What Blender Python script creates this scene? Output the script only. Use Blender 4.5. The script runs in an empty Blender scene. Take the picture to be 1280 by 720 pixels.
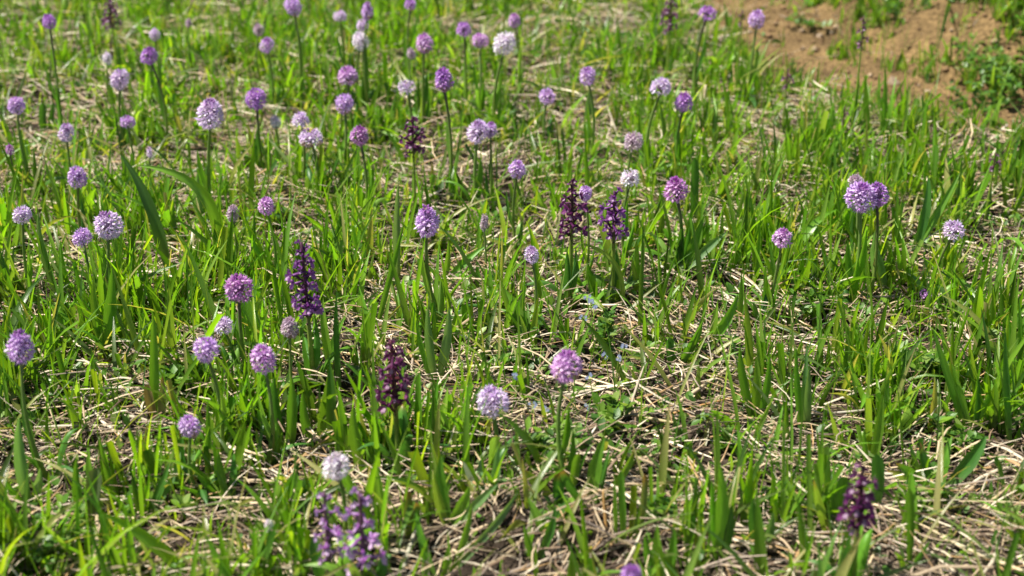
import bpy, math, random
import numpy as np
from mathutils import Vector, Matrix

# ------------------------------------------------------------------ camera, sky, sun, exposure
S = bpy.context.scene
C = S.collection
H, PITCH, LENS = 0.80, math.radians(27.0), 50.0
F = LENS / 36.0 * 1280.0
cam_d = bpy.data.cameras.new("camera")
cam = bpy.data.objects.new("camera", cam_d); C.objects.link(cam)
cam.location = (0, 0, H); cam.rotation_euler = (math.radians(90) - PITCH, 0, 0)
cam_d.lens = LENS; cam_d.sensor_width = 36; cam_d.clip_start = 0.05; cam_d.clip_end = 400
cam_d.dof.use_dof = True; cam_d.dof.focus_distance = 1.62; cam_d.dof.aperture_fstop = 4.5
S.camera = cam

SUN_DIR = Vector((-0.46, 0.05, 0.88)).normalized()      # towards the sun: high, from the left
w = bpy.data.worlds.new("World"); S.world = w; w.use_nodes = True
nt = w.node_tree; nt.nodes.clear()
sky = nt.nodes.new("ShaderNodeTexSky"); sky.sky_type = 'NISHITA'; sky.sun_disc = False
sky.sun_elevation = math.asin(SUN_DIR.z); sky.sun_rotation = math.atan2(SUN_DIR.x, SUN_DIR.y)
bg = nt.nodes.new("ShaderNodeBackground"); bg.inputs[1].default_value = 0.05
wo = nt.nodes.new("ShaderNodeOutputWorld")
nt.links.new(sky.outputs[0], bg.inputs[0]); nt.links.new(bg.outputs[0], wo.inputs[0])
sd = bpy.data.lights.new("sun", 'SUN'); sd.energy = 5.0; sd.angle = math.radians(0.5); sd.color = (1.0, 0.94, 0.83)
so = bpy.data.objects.new("sun", sd); C.objects.link(so)
so.rotation_euler = SUN_DIR.to_track_quat('Z', 'Y').to_euler(); so.location = (-2, 1, 4)
S.view_settings.view_transform = 'Standard'; S.view_settings.look = 'None'
S.view_settings.exposure = 0.90; S.view_settings.gamma = 1.0
S.cycles.max_bounces = 4; S.cycles.transmission_bounces = 4; S.cycles.transparent_max_bounces = 4

rng = np.random.default_rng(7)
R = random.Random(11)

# ------------------------------------------------------------------ terrain height, pixel <-> ground
_perm = np.random.default_rng(3).random((64, 64))
def vnoise(x, y, s, o=0):
    x = np.asarray(x, float) / s + 17.3 * o + 100; y = np.asarray(y, float) / s + 9.1 * o + 100
    xi = np.floor(x).astype(int); yi = np.floor(y).astype(int); fx = x - xi; fy = y - yi
    fx = fx * fx * (3 - 2 * fx); fy = fy * fy * (3 - 2 * fy)
    g = lambda a, b: _perm[a % 64, b % 64]
    return (g(xi, yi) * (1 - fx) + g(xi + 1, yi) * fx) * (1 - fy) + (g(xi, yi + 1) * (1 - fx) + g(xi + 1, yi + 1) * fx) * fy
EDGE = np.array([(-.6, 6.0), (.0, 4.2), (.20, 3.4), (.32, 2.9), (.37, 2.62), (.415, 2.37), (.515, 2.29), (.61, 2.18), (.76, 2.09), (1.1, 2.0), (1.8, 1.95), (5, 1.9)])
def path_dist(x, y):
    """signed distance to the near rim of the bare path, positive on the path's side"""
    x = np.asarray(x, float); y = np.asarray(y, float)
    best = np.full(x.shape, 1e9); sg = np.ones(x.shape)
    for (ax, ay), (bx, by) in zip(EDGE[:-1], EDGE[1:]):
        dx, dy = bx - ax, by - ay; l2 = dx * dx + dy * dy
        t = np.clip(((x - ax) * dx + (y - ay) * dy) / l2, 0, 1)
        d = np.hypot(x - ax - t * dx, y - ay - t * dy)
        s = np.where((x - ax) * dy - (y - ay) * dx < 0, 1, -1)
        m = d < best; best = np.where(m, d, best); sg = np.where(m, s, sg)
    return best * sg
def sstep(a, b, v):
    t = np.clip((v - a) / (b - a), 0, 1); return t * t * (3 - 2 * t)
_probe = path_dist(np.array([.9]), np.array([2.5]))[0]
PS = 1.0 if _probe > 0 else -1.0
def pdist(x, y): return path_dist(x, y) * PS
PW = 0.28
def hgt(x, y):
    d = pdist(x, y) + (vnoise(x, y, .12, 5) - .5) * .07
    z = (vnoise(x, y, .35) - .5) * .030 + (vnoise(x, y, .09, 1) - .5) * .020 + (vnoise(x, y, .03, 2) - .5) * .013
    far = sstep(6, 14, np.hypot(x, y)); z = z * (1 - far)
    dip = sstep(-.02, .07, d) * (1 - sstep(PW - .02, PW + .12, d))
    return z * (1 - .5 * dip) - .022 * dip + .06 * sstep(PW, PW + .16, d) * (1 - far)
def ray(px, py):
    u = (px - 640) / F; v = (py - 360) / F
    return Vector((u, math.cos(PITCH) - v * math.sin(PITCH), -math.sin(PITCH) - v * math.cos(PITCH)))
def at_h(px, py, z):
    r = ray(px, py); t = (z - H) / r.z; return Vector((r.x * t, r.y * t, z))
def ground(px, py, up=0.0):
    z = 0
    for _ in range(5):
        p = at_h(px, py, z + up); z = float(hgt(p.x, p.y))
    return Vector((p.x, p.y, z + up))
def depth(p): return p.y * math.cos(PITCH) + (H - p.z) * math.sin(PITCH)
def project(x, y, z):
    d = y * math.cos(PITCH) + (H - z) * math.sin(PITCH)
    v = -y * math.sin(PITCH) + (H - z) * math.cos(PITCH)
    d = np.maximum(d, .01)
    return 640 + F * x / d, 360 + F * v / d

# ------------------------------------------------------------------ materials
def mat(name, rough=.5, transl=0.0, spec=.3, vein=0.0, tscale=(1.15, 1.1, .6), grain=0.0, bump=0.0, gscale=900):
    m = bpy.data.materials.new(name); m.use_nodes = True; t = m.node_tree; t.nodes.clear()
    N = t.nodes.new; L = t.links.new
    out = N("ShaderNodeOutputMaterial"); p = N("ShaderNodeBsdfPrincipled")
    a = N("ShaderNodeAttribute"); a.attribute_name = "Col"
    col = a.outputs['Color']
    nrm = None
    def mul(c, fac, lo, hi):
        r = N("ShaderNodeMapRange"); r.inputs[1].default_value = .25; r.inputs[2].default_value = .75
        r.inputs[3].default_value = lo; r.inputs[4].default_value = hi; L(fac, r.inputs[0])
        v = N("ShaderNodeVectorMath"); v.operation = 'SCALE'; L(c, v.inputs[0]); L(r.outputs[0], v.inputs['Scale'])
        return v.outputs[0]
    if vein:
        uv = N("ShaderNodeUVMap"); mp = N("ShaderNodeMapping"); mp.inputs['Scale'].default_value = (9, .9, 1)
        nz = N("ShaderNodeTexNoise"); nz.inputs['Scale'].default_value = 1.6; nz.inputs['Detail'].default_value = 3
        L(uv.outputs[0], mp.inputs[0]); L(mp.outputs[0], nz.inputs[0])
        col = mul(col, nz.outputs[0], 1 - vein, 1 + vein)
        b = N("ShaderNodeBump"); b.inputs['Strength'].default_value = .35; b.inputs['Distance'].default_value = .0006
        L(nz.outputs[0], b.inputs['Height']); nrm = b.outputs[0]
    if grain:
        tc = N("ShaderNodeTexCoord"); n2 = N("ShaderNodeTexNoise"); n2.inputs['Scale'].default_value = gscale; n2.inputs['Detail'].default_value = 4
        L(tc.outputs['Object'], n2.inputs[0]); col = mul(col, n2.outputs[0], 1 - grain, 1 + grain)
        if bump:
            b = N("ShaderNodeBump"); b.inputs['Strength'].default_value = bump; b.inputs['Distance'].default_value = .001
            L(n2.outputs[0], b.inputs['Height']); nrm = b.outputs[0]
    L(col, p.inputs['Base Color']); p.inputs['Roughness'].default_value = rough
    p.inputs['Specular IOR Level'].default_value = spec
    if nrm is not None: L(nrm, p.inputs['Normal'])
    if transl:
        tr = N("ShaderNodeBsdfTranslucent"); mx = N("ShaderNodeMixShader"); mx.inputs[0].default_value = transl
        v = N("ShaderNodeVectorMath"); v.operation = 'MULTIPLY'; v.inputs[1].default_value = tscale
        L(col, v.inputs[0]); L(v.outputs[0], tr.inputs[0])
        L(p.outputs[0], mx.inputs[1]); L(tr.outputs[0], mx.inputs[2]); L(mx.outputs[0], out.inputs[0])
    else: L(p.outputs[0], out.inputs[0])
    return m
M_GRASS = mat("grass_blade", .30, .45, .55, vein=.18, tscale=(1.9, 1.9, .5))
M_LEAF = mat("broad_leaf", .40, .36, .5, vein=.22, tscale=(1.8, 1.7, .7))
M_STRAW = mat("dry_straw", .50, .05, .4, vein=.25, tscale=(1, 1, 1))
M_PETAL = mat("petal", .5, .40, .3, grain=.12, tscale=(1.1, .95, 1.1))
M_STEM = mat("flower_stem", .42, .28, .5, grain=.15, tscale=(1.3, 1.3, .7), gscale=300)
M_STONE = mat("stone", .85, 0, .3, grain=.35, bump=.5, gscale=180)

def soil_mat():
    m = bpy.data.materials.new("soil"); m.use_nodes = True; t = m.node_tree; t.nodes.clear(); N = t.nodes.new; L = t.links.new
    out = N("ShaderNodeOutputMaterial"); p = N("ShaderNodeBsdfPrincipled"); p.inputs['Roughness'].default_value = .95
    p.inputs['Specular IOR Level'].default_value = .15
    a = N("ShaderNodeAttribute"); a.attribute_name = "Col"; tc = N("ShaderNodeTexCoord")
    n1 = N("ShaderNodeTexNoise"); n1.inputs['Scale'].default_value = 14; n1.inputs['Detail'].default_value = 8; n1.inputs['Roughness'].default_value = .65
    n2 = N("ShaderNodeTexNoise"); n2.inputs['Scale'].default_value = 160; n2.inputs['Detail'].default_value = 5
    vo = N("ShaderNodeTexVoronoi"); vo.inputs['Scale'].default_value = 110
    for n in (n1, n2, vo): L(tc.outputs['Object'], n.inputs['Vector'])
    col = a.outputs['Color']
    for src, lo, hi in ((n1.outputs[0], .6, 1.4), (n2.outputs[0], .55, 1.45)):
        r = N("ShaderNodeMapRange"); r.inputs[1].default_value = .3; r.inputs[2].default_value = .7; r.inputs[3].default_value = lo; r.inputs[4].default_value = hi
        L(src, r.inputs[0]); v = N("ShaderNodeVectorMath"); v.operation = 'SCALE'; L(col, v.inputs[0]); L(r.outputs[0], v.inputs['Scale']); col = v.outputs[0]
    ad = N("ShaderNodeMath"); ad.operation = 'ADD'; L(n2.outputs[0], ad.inputs[0]); L(vo.outputs['Distance'], ad.inputs[1])
    b = N("ShaderNodeBump"); b.inputs['Strength'].default_value = .8; b.inputs['Distance'].default_value = .006
    L(ad.outputs[0], b.inputs['Height']); L(b.outputs[0], p.inputs['Normal'])
    L(col, p.inputs['Base Color']); L(p.outputs[0], out.inputs[0]); return m
M_SOIL = soil_mat()

# ------------------------------------------------------------------ mesh builders
def np_mesh(name, V, Q, Cc, UV=None, m=None, smooth=True):
    """V (n,3), Q (f,k) faces of k corners, Cc (n,3) colours, UV (n,2)"""
    me = bpy.data.meshes.new(name); n, (f, k) = len(V), Q.shape
    me.vertices.add(n); me.vertices.foreach_set("co", V.astype(np.float32).ravel())
    me.loops.add(f * k); me.loops.foreach_set("vertex_index", Q.astype(np.int32).ravel())
    me.polygons.add(f); me.polygons.foreach_set("loop_start", np.arange(0, f * k, k, dtype=np.int32))
    me.polygons.foreach_set("loop_total", np.full(f, k, dtype=np.int32))
    if smooth: me.polygons.foreach_set("use_smooth", np.ones(f, dtype=bool))
    me.update(calc_edges=True)
    ca = me.color_attributes.new("Col", 'FLOAT_COLOR', 'POINT')
    ca.data.foreach_set("color", np.c_[np.clip(Cc, 0, 1), np.ones(n)].astype(np.float32).ravel())
    if UV is not None:
        ul = me.uv_layers.new(name="UVMap"); ul.data.foreach_set("uv", UV[Q.ravel()].astype(np.float32).ravel())
    if m: me.materials.append(m)
    return me
def link(name, me, parent=None, loc=None):
    o = bpy.data.objects.new(name, me); C.objects.link(o)
    if parent: o.parent = parent
    if loc is not None: o.location = loc
    return o
def tag(o, label=None, cat=None, group=None, kind=None):
    if label: o['label'] = label
    if cat: o['category'] = cat
    if group: o['group'] = group
    if kind: o['kind'] = kind
    return o
def thing(name, label, cat, loc, group=None):
    return tag(link(name, None, None, loc), label, cat, group)

class MB:
    def __init__(s): s.V = []; s.F = []; s.C = []; s.U = []
    def v(s, p, c, u=(0, 0)):
        s.V.append((p[0], p[1], p[2])); s.C.append((c[0], c[1], c[2], 1)); s.U.append(u); return len(s.V) - 1
    def mesh(s, name, m, smooth=True):
        me = bpy.data.meshes.new(name); me.from_pydata(s.V, [], s.F)
        ca = me.color_attributes.new("Col", 'FLOAT_COLOR', 'POINT'); ca.data.foreach_set("color", [x for c in s.C for x in c])
        ul = me.uv_layers.new(name="UVMap"); idx = [0] * len(me.loops); me.loops.foreach_get("vertex_index", idx)
        ul.data.foreach_set("uv", [x for i in idx for x in s.U[i]])
        if smooth: me.polygons.foreach_set("use_smooth", [True] * len(me.polygons))
        me.materials.append(m); return me
    def kite(s, a, tip, wid, side, nrm, c0, c1, cup=.3, wpos=.55):
        """a folded petal from a to tip"""
        a = Vector(a); tip = Vector(tip); mid = a.lerp(tip, wpos) + nrm * (cup * wid)
        cm = [(x + y) / 2 for x, y in zip(c0, c1)]
        i0 = s.v(a, c0); i1 = s.v(a.lerp(tip, wpos) - side * wid / 2, cm); i2 = s.v(mid, cm); i3 = s.v(a.lerp(tip, wpos) + side * wid / 2, cm); i4 = s.v(tip, c1)
        s.F += [(i0, i1, i2), (i0, i2, i3), (i1, i4, i2), (i2, i4, i3)]
    def tube(s, pts, rads, cols, n=7, cap=True):
        prev = None; rings = []
        for k, p in enumerate(pts):
            d = (pts[min(k + 1, len(pts) - 1)] - pts[max(k - 1, 0)]).normalized()
            if prev is None: prev = d.orthogonal().normalized()
            sx = (prev - d * prev.dot(d)).normalized(); prev = sx; sy = d.cross(sx)
            rings.append([s.v(p + (sx * math.cos(2 * math.pi * j / n) + sy * math.sin(2 * math.pi * j / n)) * rads[k], cols[k], (j / n, k * .3)) for j in range(n)])
        for a, b in zip(rings[:-1], rings[1:]):
            for j in range(n): s.F.append((a[j], a[(j + 1) % n], b[(j + 1) % n], b[j]))
        if cap: s.F.append(tuple(rings[-1])); s.F.append(tuple(reversed(rings[0])))
    def ribbon(s, pts, wid, side, cols, fold=.25, nc=4, curl=0, tipc=None):
        """a leaf blade along pts; side = per-point across vectors; V-folded, curled"""
        rings = []
        for k, p in enumerate(pts):
            d = (pts[min(k + 1, len(pts) - 1)] - pts[max(k - 1, 0)]).normalized()
            sv = (side[k] - d * side[k].dot(d)).normalized(); nv = sv.cross(d).normalized()
            ring = []
            for j in range(nc + 1):
                u = j / nc * 2 - 1
                off = sv * (u * wid[k] / 2) + nv * (abs(u) * fold * wid[k] / 2 + curl * u * u * wid[k] / 2)
                c = cols[k]
                if abs(u) < .1: c = [x * 1.25 for x in c]
                ring.append(s.v(p + off, c, (u * .5 + .5, k * .25)))
            rings.append(ring)
        for a, b in zip(rings[:-1], rings[1:]):
            for j in range(nc): s.F.append((a[j], a[j + 1], b[j + 1], b[j]))
    def ball(s, c, rx, rz, c0, c1, n=8, m=6):
        rings = []
        for i in range(m + 1):
            th = math.pi * i / m; z = -math.cos(th); r = math.sin(th) + .001
            col = [a + (b - a) * i / m for a, b in zip(c0, c1)]
            rings.append([s.v((c[0] + r * rx * math.cos(2 * math.pi * j / n), c[1] + r * rx * math.sin(2 * math.pi * j / n), c[2] + z * rz), col) for j in range(n)])
        for a, b in zip(rings[:-1], rings[1:]):
            for j in range(n): s.F.append((a[j], a[(j + 1) % n], b[(j + 1) % n], b[j]))

def jit(c, a=.12, r=R):
    k = 1 + r.uniform(-a, a); return tuple(min(1, max(0, x * k * (1 + r.uniform(-a, a) * .4))) for x in c)
def lerp3(a, b, t): return tuple(x + (y - x) * t for x, y in zip(a, b))

# ------------------------------------------------------------------ ground
def axis(lo, hi, step, far, n):
    inner = np.arange(lo, hi, step); g = np.geomspace(1, far, n)
    return np.r_[lo - g[::-1] * 1.0 + 1 - step, inner, hi + g - 1 + 0]
xs = np.unique(axis(-2.4, 2.4, .0145, 120, 26)); ys = np.unique(axis(.3, 5.2, .0145, 150, 26))
X, Y = np.meshgrid(xs, ys); Z = hgt(X, Y)
V = np.c_[X.ravel(), Y.ravel(), Z.ravel()]
nx, ny = len(xs), len(ys)
ii = np.arange(nx * ny).reshape(ny, nx)
Q = np.c_[ii[:-1, :-1].ravel(), ii[:-1, 1:].ravel(), ii[1:, 1:].ravel(), ii[1:, :-1].ravel()]
d = pdist(V[:, 0], V[:, 1]) + (vnoise(V[:, 0], V[:, 1], .1, 5) - .5) * .08
pm = (sstep(-.03, .05, d) * (1 - sstep(PW + .25, PW + .6, d)))[:, None]
n = vnoise(V[:, 0], V[:, 1], .5, 8)[:, None]
far = sstep(2.5, 6, np.hypot(V[:, 0], V[:, 1] - 2.4))[:, None]
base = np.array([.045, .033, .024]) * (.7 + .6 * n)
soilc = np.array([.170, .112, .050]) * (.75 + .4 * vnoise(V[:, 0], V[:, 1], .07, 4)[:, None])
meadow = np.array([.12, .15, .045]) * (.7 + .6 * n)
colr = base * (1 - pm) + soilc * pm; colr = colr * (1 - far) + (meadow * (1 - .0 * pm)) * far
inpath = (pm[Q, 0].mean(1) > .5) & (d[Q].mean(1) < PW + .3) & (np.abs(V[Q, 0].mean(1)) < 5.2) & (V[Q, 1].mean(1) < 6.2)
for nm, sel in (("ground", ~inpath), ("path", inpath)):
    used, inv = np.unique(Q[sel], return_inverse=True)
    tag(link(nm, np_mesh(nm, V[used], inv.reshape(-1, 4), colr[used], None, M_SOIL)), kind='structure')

# ------------------------------------------------------------------ vectorised blades (grass and straw)
def vblades(N_, root, az, L, W, lean, bend, c0, c1, segs, blunt=None, fold=.35, twist=None, profile='grass', lie=None, sag=0):
    """lie: None for standing blades; else array of elevation angles of lying stems"""
    t = np.linspace(0, 1, segs + 1)[None, :]
    dirx, diry = np.cos(az)[:, None], np.sin(az)[:, None]
    Ln = L[:, None]
    if lie is None:
        ang = lean[:, None] + bend[:, None] * t            # angle from vertical grows along the blade
        dt = np.diff(t, axis=1); am = (ang[:, 1:] + ang[:, :-1]) / 2
        h = np.c_[np.zeros(N_), np.cumsum(np.sin(am) * dt, 1)] * Ln
        z = np.c_[np.zeros(N_), np.cumsum(np.cos(am) * dt, 1)] * Ln
        cx = root[:, 0:1] + dirx * h; cy = root[:, 1:2] + diry * h; cz = root[:, 2:3] + z
        nrm_h, nrm_v = np.cos(ang), -np.sin(ang)
    else:
        h = (t - .5) * Ln; side_b = bend[:, None] * (t - .5) ** 2 * Ln
        cx = root[:, 0:1] + dirx * h - diry * side_b; cy = root[:, 1:2] + diry * h + dirx * side_b
        cz = root[:, 2:3] + np.tan(lie)[:, None] * h - sag * (t - .5) ** 2 * Ln
        nrm_h, nrm_v = np.zeros_like(t) * h, np.ones_like(h)
    if profile == 'grass': wf = np.minimum(1, .55 + 2.0 * t) * np.clip((1 - t) * 1.9, 0.03, 1) ** .75
    else: wf = np.clip(np.minimum(t * 8 + .5, (1 - t) * 8 + .5), 0, 1) * (1 + 0 * t)
    if blunt is not None:
        wb = np.minimum(1, .6 + 1.2 * t) * (1 - .15 * t); wf = np.where(blunt[:, None], wb, wf)
    wf = wf * W[:, None]
    tw = (twist[:, None] * (t + .2)) if twist is not None else 0 * t
    # across vector: perpendicular to az in plan, turned by twist about the blade
    sx, sy = -diry, dirx
    ax_ = sx * np.cos(tw) + dirx * nrm_h * np.sin(tw); ay_ = sy * np.cos(tw) + diry * nrm_h * np.sin(tw); az_ = nrm_v * np.sin(tw)
    fx = -sx * np.sin(tw) + dirx * nrm_h * np.cos(tw); fy = -sy * np.sin(tw) + diry * nrm_h * np.cos(tw); fz = nrm_v * np.cos(tw)
    V = np.empty((N_, segs + 1, 3, 3)); 
    for j, u in enumerate((-1, 0, 1)):
        k = wf / 2 * u; f = -fold * wf / 2 * (abs(u)) + (fold * wf / 4)
        V[:, :, j, 0] = cx + ax_ * k + fx * f; V[:, :, j, 1] = cy + ay_ * k + fy * f; V[:, :, j, 2] = cz + az_ * k + fz * f
    tt = t[..., None, None]
    Cc = np.broadcast_to(c0[:, None, None, :] * (1 - tt) + c1[:, None, None, :] * tt, V.shape).copy()
    Cc[:, :, 1] *= 1.12
    UV = np.empty((N_, segs + 1, 3, 2)); UV[..., 0] = (np.array([0, .5, 1])[None, None] + rng.random(N_)[:, None, None] * 5); UV[..., 1] = t[..., None] * 2
    base = (np.arange(N_) * (segs + 1) * 3)[:, None, None]
    s_ = np.arange(segs)[None, :, None] * 3; j_ = np.arange(2)[None, None, :]
    a = base + s_ + j_
    Q = np.stack([a, a + 1, a + 4, a + 3], -1).reshape(-1, 4)
    return V.reshape(-1, 3), Q, Cc.reshape(-1, 3), UV.reshape(-1, 2)
def join(parts):
    V, Q, Cc, U = [], [], [], []; o = 0
    for v, q, c, u in parts: V.append(v); Q.append(q + o); Cc.append(c); U.append(u); o += len(v)
    return np.concatenate(V), np.concatenate(Q), np.concatenate(Cc), np.concatenate(U)

# how thickly the green stands, read off the meadow in plan (rows run from far to near)
DENS = ["8888899877884135", "4677766566786543", "5444455555688886", "7776565544567887", "9998865446985566",
        "7656776543666666", "5435687432256667", "6444477432255444", "8744455444555434"]
DENS = np.array([[int(c) for c in r] for r in DENS], float)
def green(x, y):
    z = 0 * x; px, py = project(x, y, z)
    inside = (px > -60) & (px < 1340) & (py > -60) & (py < 780)
    gx = np.clip(px / 80 - .5, 0, 14.999); gy = np.clip(py / 80 - .5, 0, 7.999)
    xi = gx.astype(int); yi = gy.astype(int); fx = gx - xi; fy = gy - yi
    v = (DENS[yi, xi] * (1 - fx) + DENS[yi, xi + 1] * fx) * (1 - fy) + (DENS[yi + 1, xi] * (1 - fx) + DENS[yi + 1, xi + 1] * fx) * fy
    v = np.where(inside, v, 5.5 + 2.5 * (vnoise(x, y, .4, 6) - .5)) / 9
    d = pdist(x, y) + (vnoise(x, y, .09, 5) - .5) * .08
    onp = sstep(.015, .07, d) * (1 - sstep(PW + .02, PW + .28, d) * .8)
    tuft = ((d > .06) & (vnoise(x, y, .06, 12) > .70)) * .18 + (d > .17) * (vnoise(x, y, .10, 14) > .42) * .45 * sstep(.17, .30, d)
    return v * (1 - onp) + tuft, onp
def sample(n, dens, xr=(-2.2, 2.2), yr=(.55, 4.6), visible_bias=.72):
    out = np.empty((0, 2))
    while len(out) < n:
        k = n * 3
        # most of the samples inside the photographed wedge
        y = rng.uniform(.85, 3.25, k); x = rng.uniform(-1, 1, k) * (.42 * y * 1.02 + .12)
        keep = rng.random(k) < (.42 * y + .12) / (.42 * 3.25 + .12)
        x, y = x[keep], y[keep]
        m = int(len(x) * (1 - visible_bias) / visible_bias * 1.0)
        x2 = rng.uniform(*xr, m); y2 = rng.uniform(*yr, m)
        x = np.r_[x, x2]; y = np.r_[y, y2]
        p = dens(x, y); k2 = rng.random(len(x)) < p
        sel = np.c_[x[k2], y[k2]]; rng.shuffle(sel); out = np.r_[out, sel]
    return out[:n]
def clump(x, y):
    c = vnoise(x, y, .055, 3) * .6 + vnoise(x, y, .14, 7) * .4
    return np.clip((c - .34) * 3.0, .03, 1.25)

def pick(n, pal, wts, sd=.14):
    i = rng.choice(len(pal), n, p=np.array(wts) / sum(wts)); return pal[i] * (1 + rng.normal(0, sd, (n, 1))).clip(.5, 1.6)
CLEAR = []      # (x, y, half width, reach towards the viewer's side, how much grass is left)
# ------------------------------------------------------------------ low ground cover: tiny oval leaves
def leaflets(n, pos, size, pal, wts, tilt=(.2, 1.1)):
    az = rng.uniform(0, 6.28, n); el = rng.uniform(*tilt, n); L = size
    dx, dy, dz = np.cos(az) * np.cos(el), np.sin(az) * np.cos(el), np.sin(el)
    sx, sy = -np.sin(az), np.cos(az); nx_, ny_, nz_ = -np.cos(az) * np.sin(el), -np.sin(az) * np.sin(el), np.cos(el)
    W = L * rng.uniform(.22, .36, n)
    V = np.empty((n, 7, 3)); prof = [(0, 0, 0), (.35, -1, .25), (.35, 0, -.0), (.35, 1, .25), (.72, -.75, .15), (.72, .75, .15), (1, 0, -.15)]
    D = np.c_[dx, dy, dz]; Sd = np.c_[sx, sy, 0 * sx]; Nn = np.c_[nx_, ny_, nz_]
    for j, (a, b, c) in enumerate(prof): V[:, j] = pos + D * (L * a)[:, None] + Sd * (W * b)[:, None] + Nn * (W * c)[:, None]
    Q = np.array([(0, 1, 2), (0, 2, 3), (1, 4, 2), (2, 5, 3), (4, 6, 2), (2, 6, 5)])[None] + (np.arange(n) * 7)[:, None, None]
    c = pick(n, pal, wts); Cc = np.repeat(c, 7, 0); U = np.tile(np.array([(.5, 0), (0, .3), (.5, .3), (1, .3), (0, .7), (1, .7), (.5, 1)]), (n, 1))
    return V.reshape(-1, 3), Q.reshape(-1, 3), Cc, U
PAL_L = np.array([(.085, .20, .020), (.14, .26, .022), (.055, .14, .020), (.19, .28, .06)])
NP = 2600
sp = sample(NP, lambda x, y: (.25 + .6 * vnoise(x, y, .16, 21)) * np.where(pdist(x, y) > 0, .12, 1) * clump(x + 3, y + 1))
k = 5; idx = np.repeat(np.arange(NP), k)
pos = np.c_[sp[idx] + rng.normal(0, .006, (NP * k, 2)), np.zeros(NP * k)]; pos[:, 2] = hgt(pos[:, 0], pos[:, 1]) + rng.uniform(.001, .022, NP * k)
V, Q, Cc, U = leaflets(NP * k, pos, rng.uniform(.006, .015, NP * k), PAL_L, (4, 3, 3, 2))
tag(link("ground_cover", np_mesh("ground_cover", V, Q, Cc, U, M_LEAF)), "small-leaved green ground cover creeping through the dry straw", "ground cover", kind='stuff')

# ------------------------------------------------------------------ straw litter
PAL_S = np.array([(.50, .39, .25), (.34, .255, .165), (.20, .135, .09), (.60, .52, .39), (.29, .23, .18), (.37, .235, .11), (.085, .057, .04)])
def straw(n, Lm, Wr, zr, wts, flat=.3, bias=.5, lie=.12):
    sp = sample(n, lambda x, y: np.where(pdist(x, y) + (vnoise(x, y, .09, 5) - .5) * .08 > .0, .012, 1) * (.45 + .75 * vnoise(x, y, .11, 31)), visible_bias=.8)
    az0 = (vnoise(sp[:, 0], sp[:, 1], .22, 33) - .5) * 2.4
    az = np.where(rng.random(n) < bias, az0 + rng.normal(0, .45, n), rng.uniform(0, np.pi, n))
    L = rng.gamma(3.2, Lm / 3.2, n).clip(.008, .20)
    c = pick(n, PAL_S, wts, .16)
    z = hgt(sp[:, 0], sp[:, 1]) + rng.uniform(*zr, n)
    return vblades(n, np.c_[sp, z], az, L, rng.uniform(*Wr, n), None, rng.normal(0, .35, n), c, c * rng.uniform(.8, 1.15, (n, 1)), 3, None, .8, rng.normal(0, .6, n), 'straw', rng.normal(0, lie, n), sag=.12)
W_ = (4, 5, 5, 3, 4, 2, 4)
V, Q, Cc, U = join([straw(8000, .04, (.0012, .0030), (-.002, .006), (0, 1, 4, 0, 2, 1, 6)), straw(32000, .026, (.0006, .0017), (.0, .022), W_, lie=.22), straw(3000, .045, (.0008, .0018), (.008, .034), (4, 4, 2, 4, 3, 3, 1), lie=.35), straw(11000, .055, (.0010, .0024), (.004, .026), W_, lie=.2),  # first, low dark rotted straw whose colour also deepens the shade in the gaps
                    straw(14000, .012, (.0008, .0028), (.0, .010), (3, 4, 4, 3, 4, 2, 3), lie=.3), straw(1800, .055, (.0016, .0032), (.010, .030), (4, 1, 0, 6, 1, 1, 0), lie=.2), straw(1100, .08, (.0020, .0042), (.004, .020), (5, 4, 1, 5, 3, 2, 0))])
tag(link("straw_litter", np_mesh("straw_litter", V, Q, Cc, U, M_STRAW)), "mat of dry mown straw covering the soil under the grass", "straw", kind='stuff')

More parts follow.
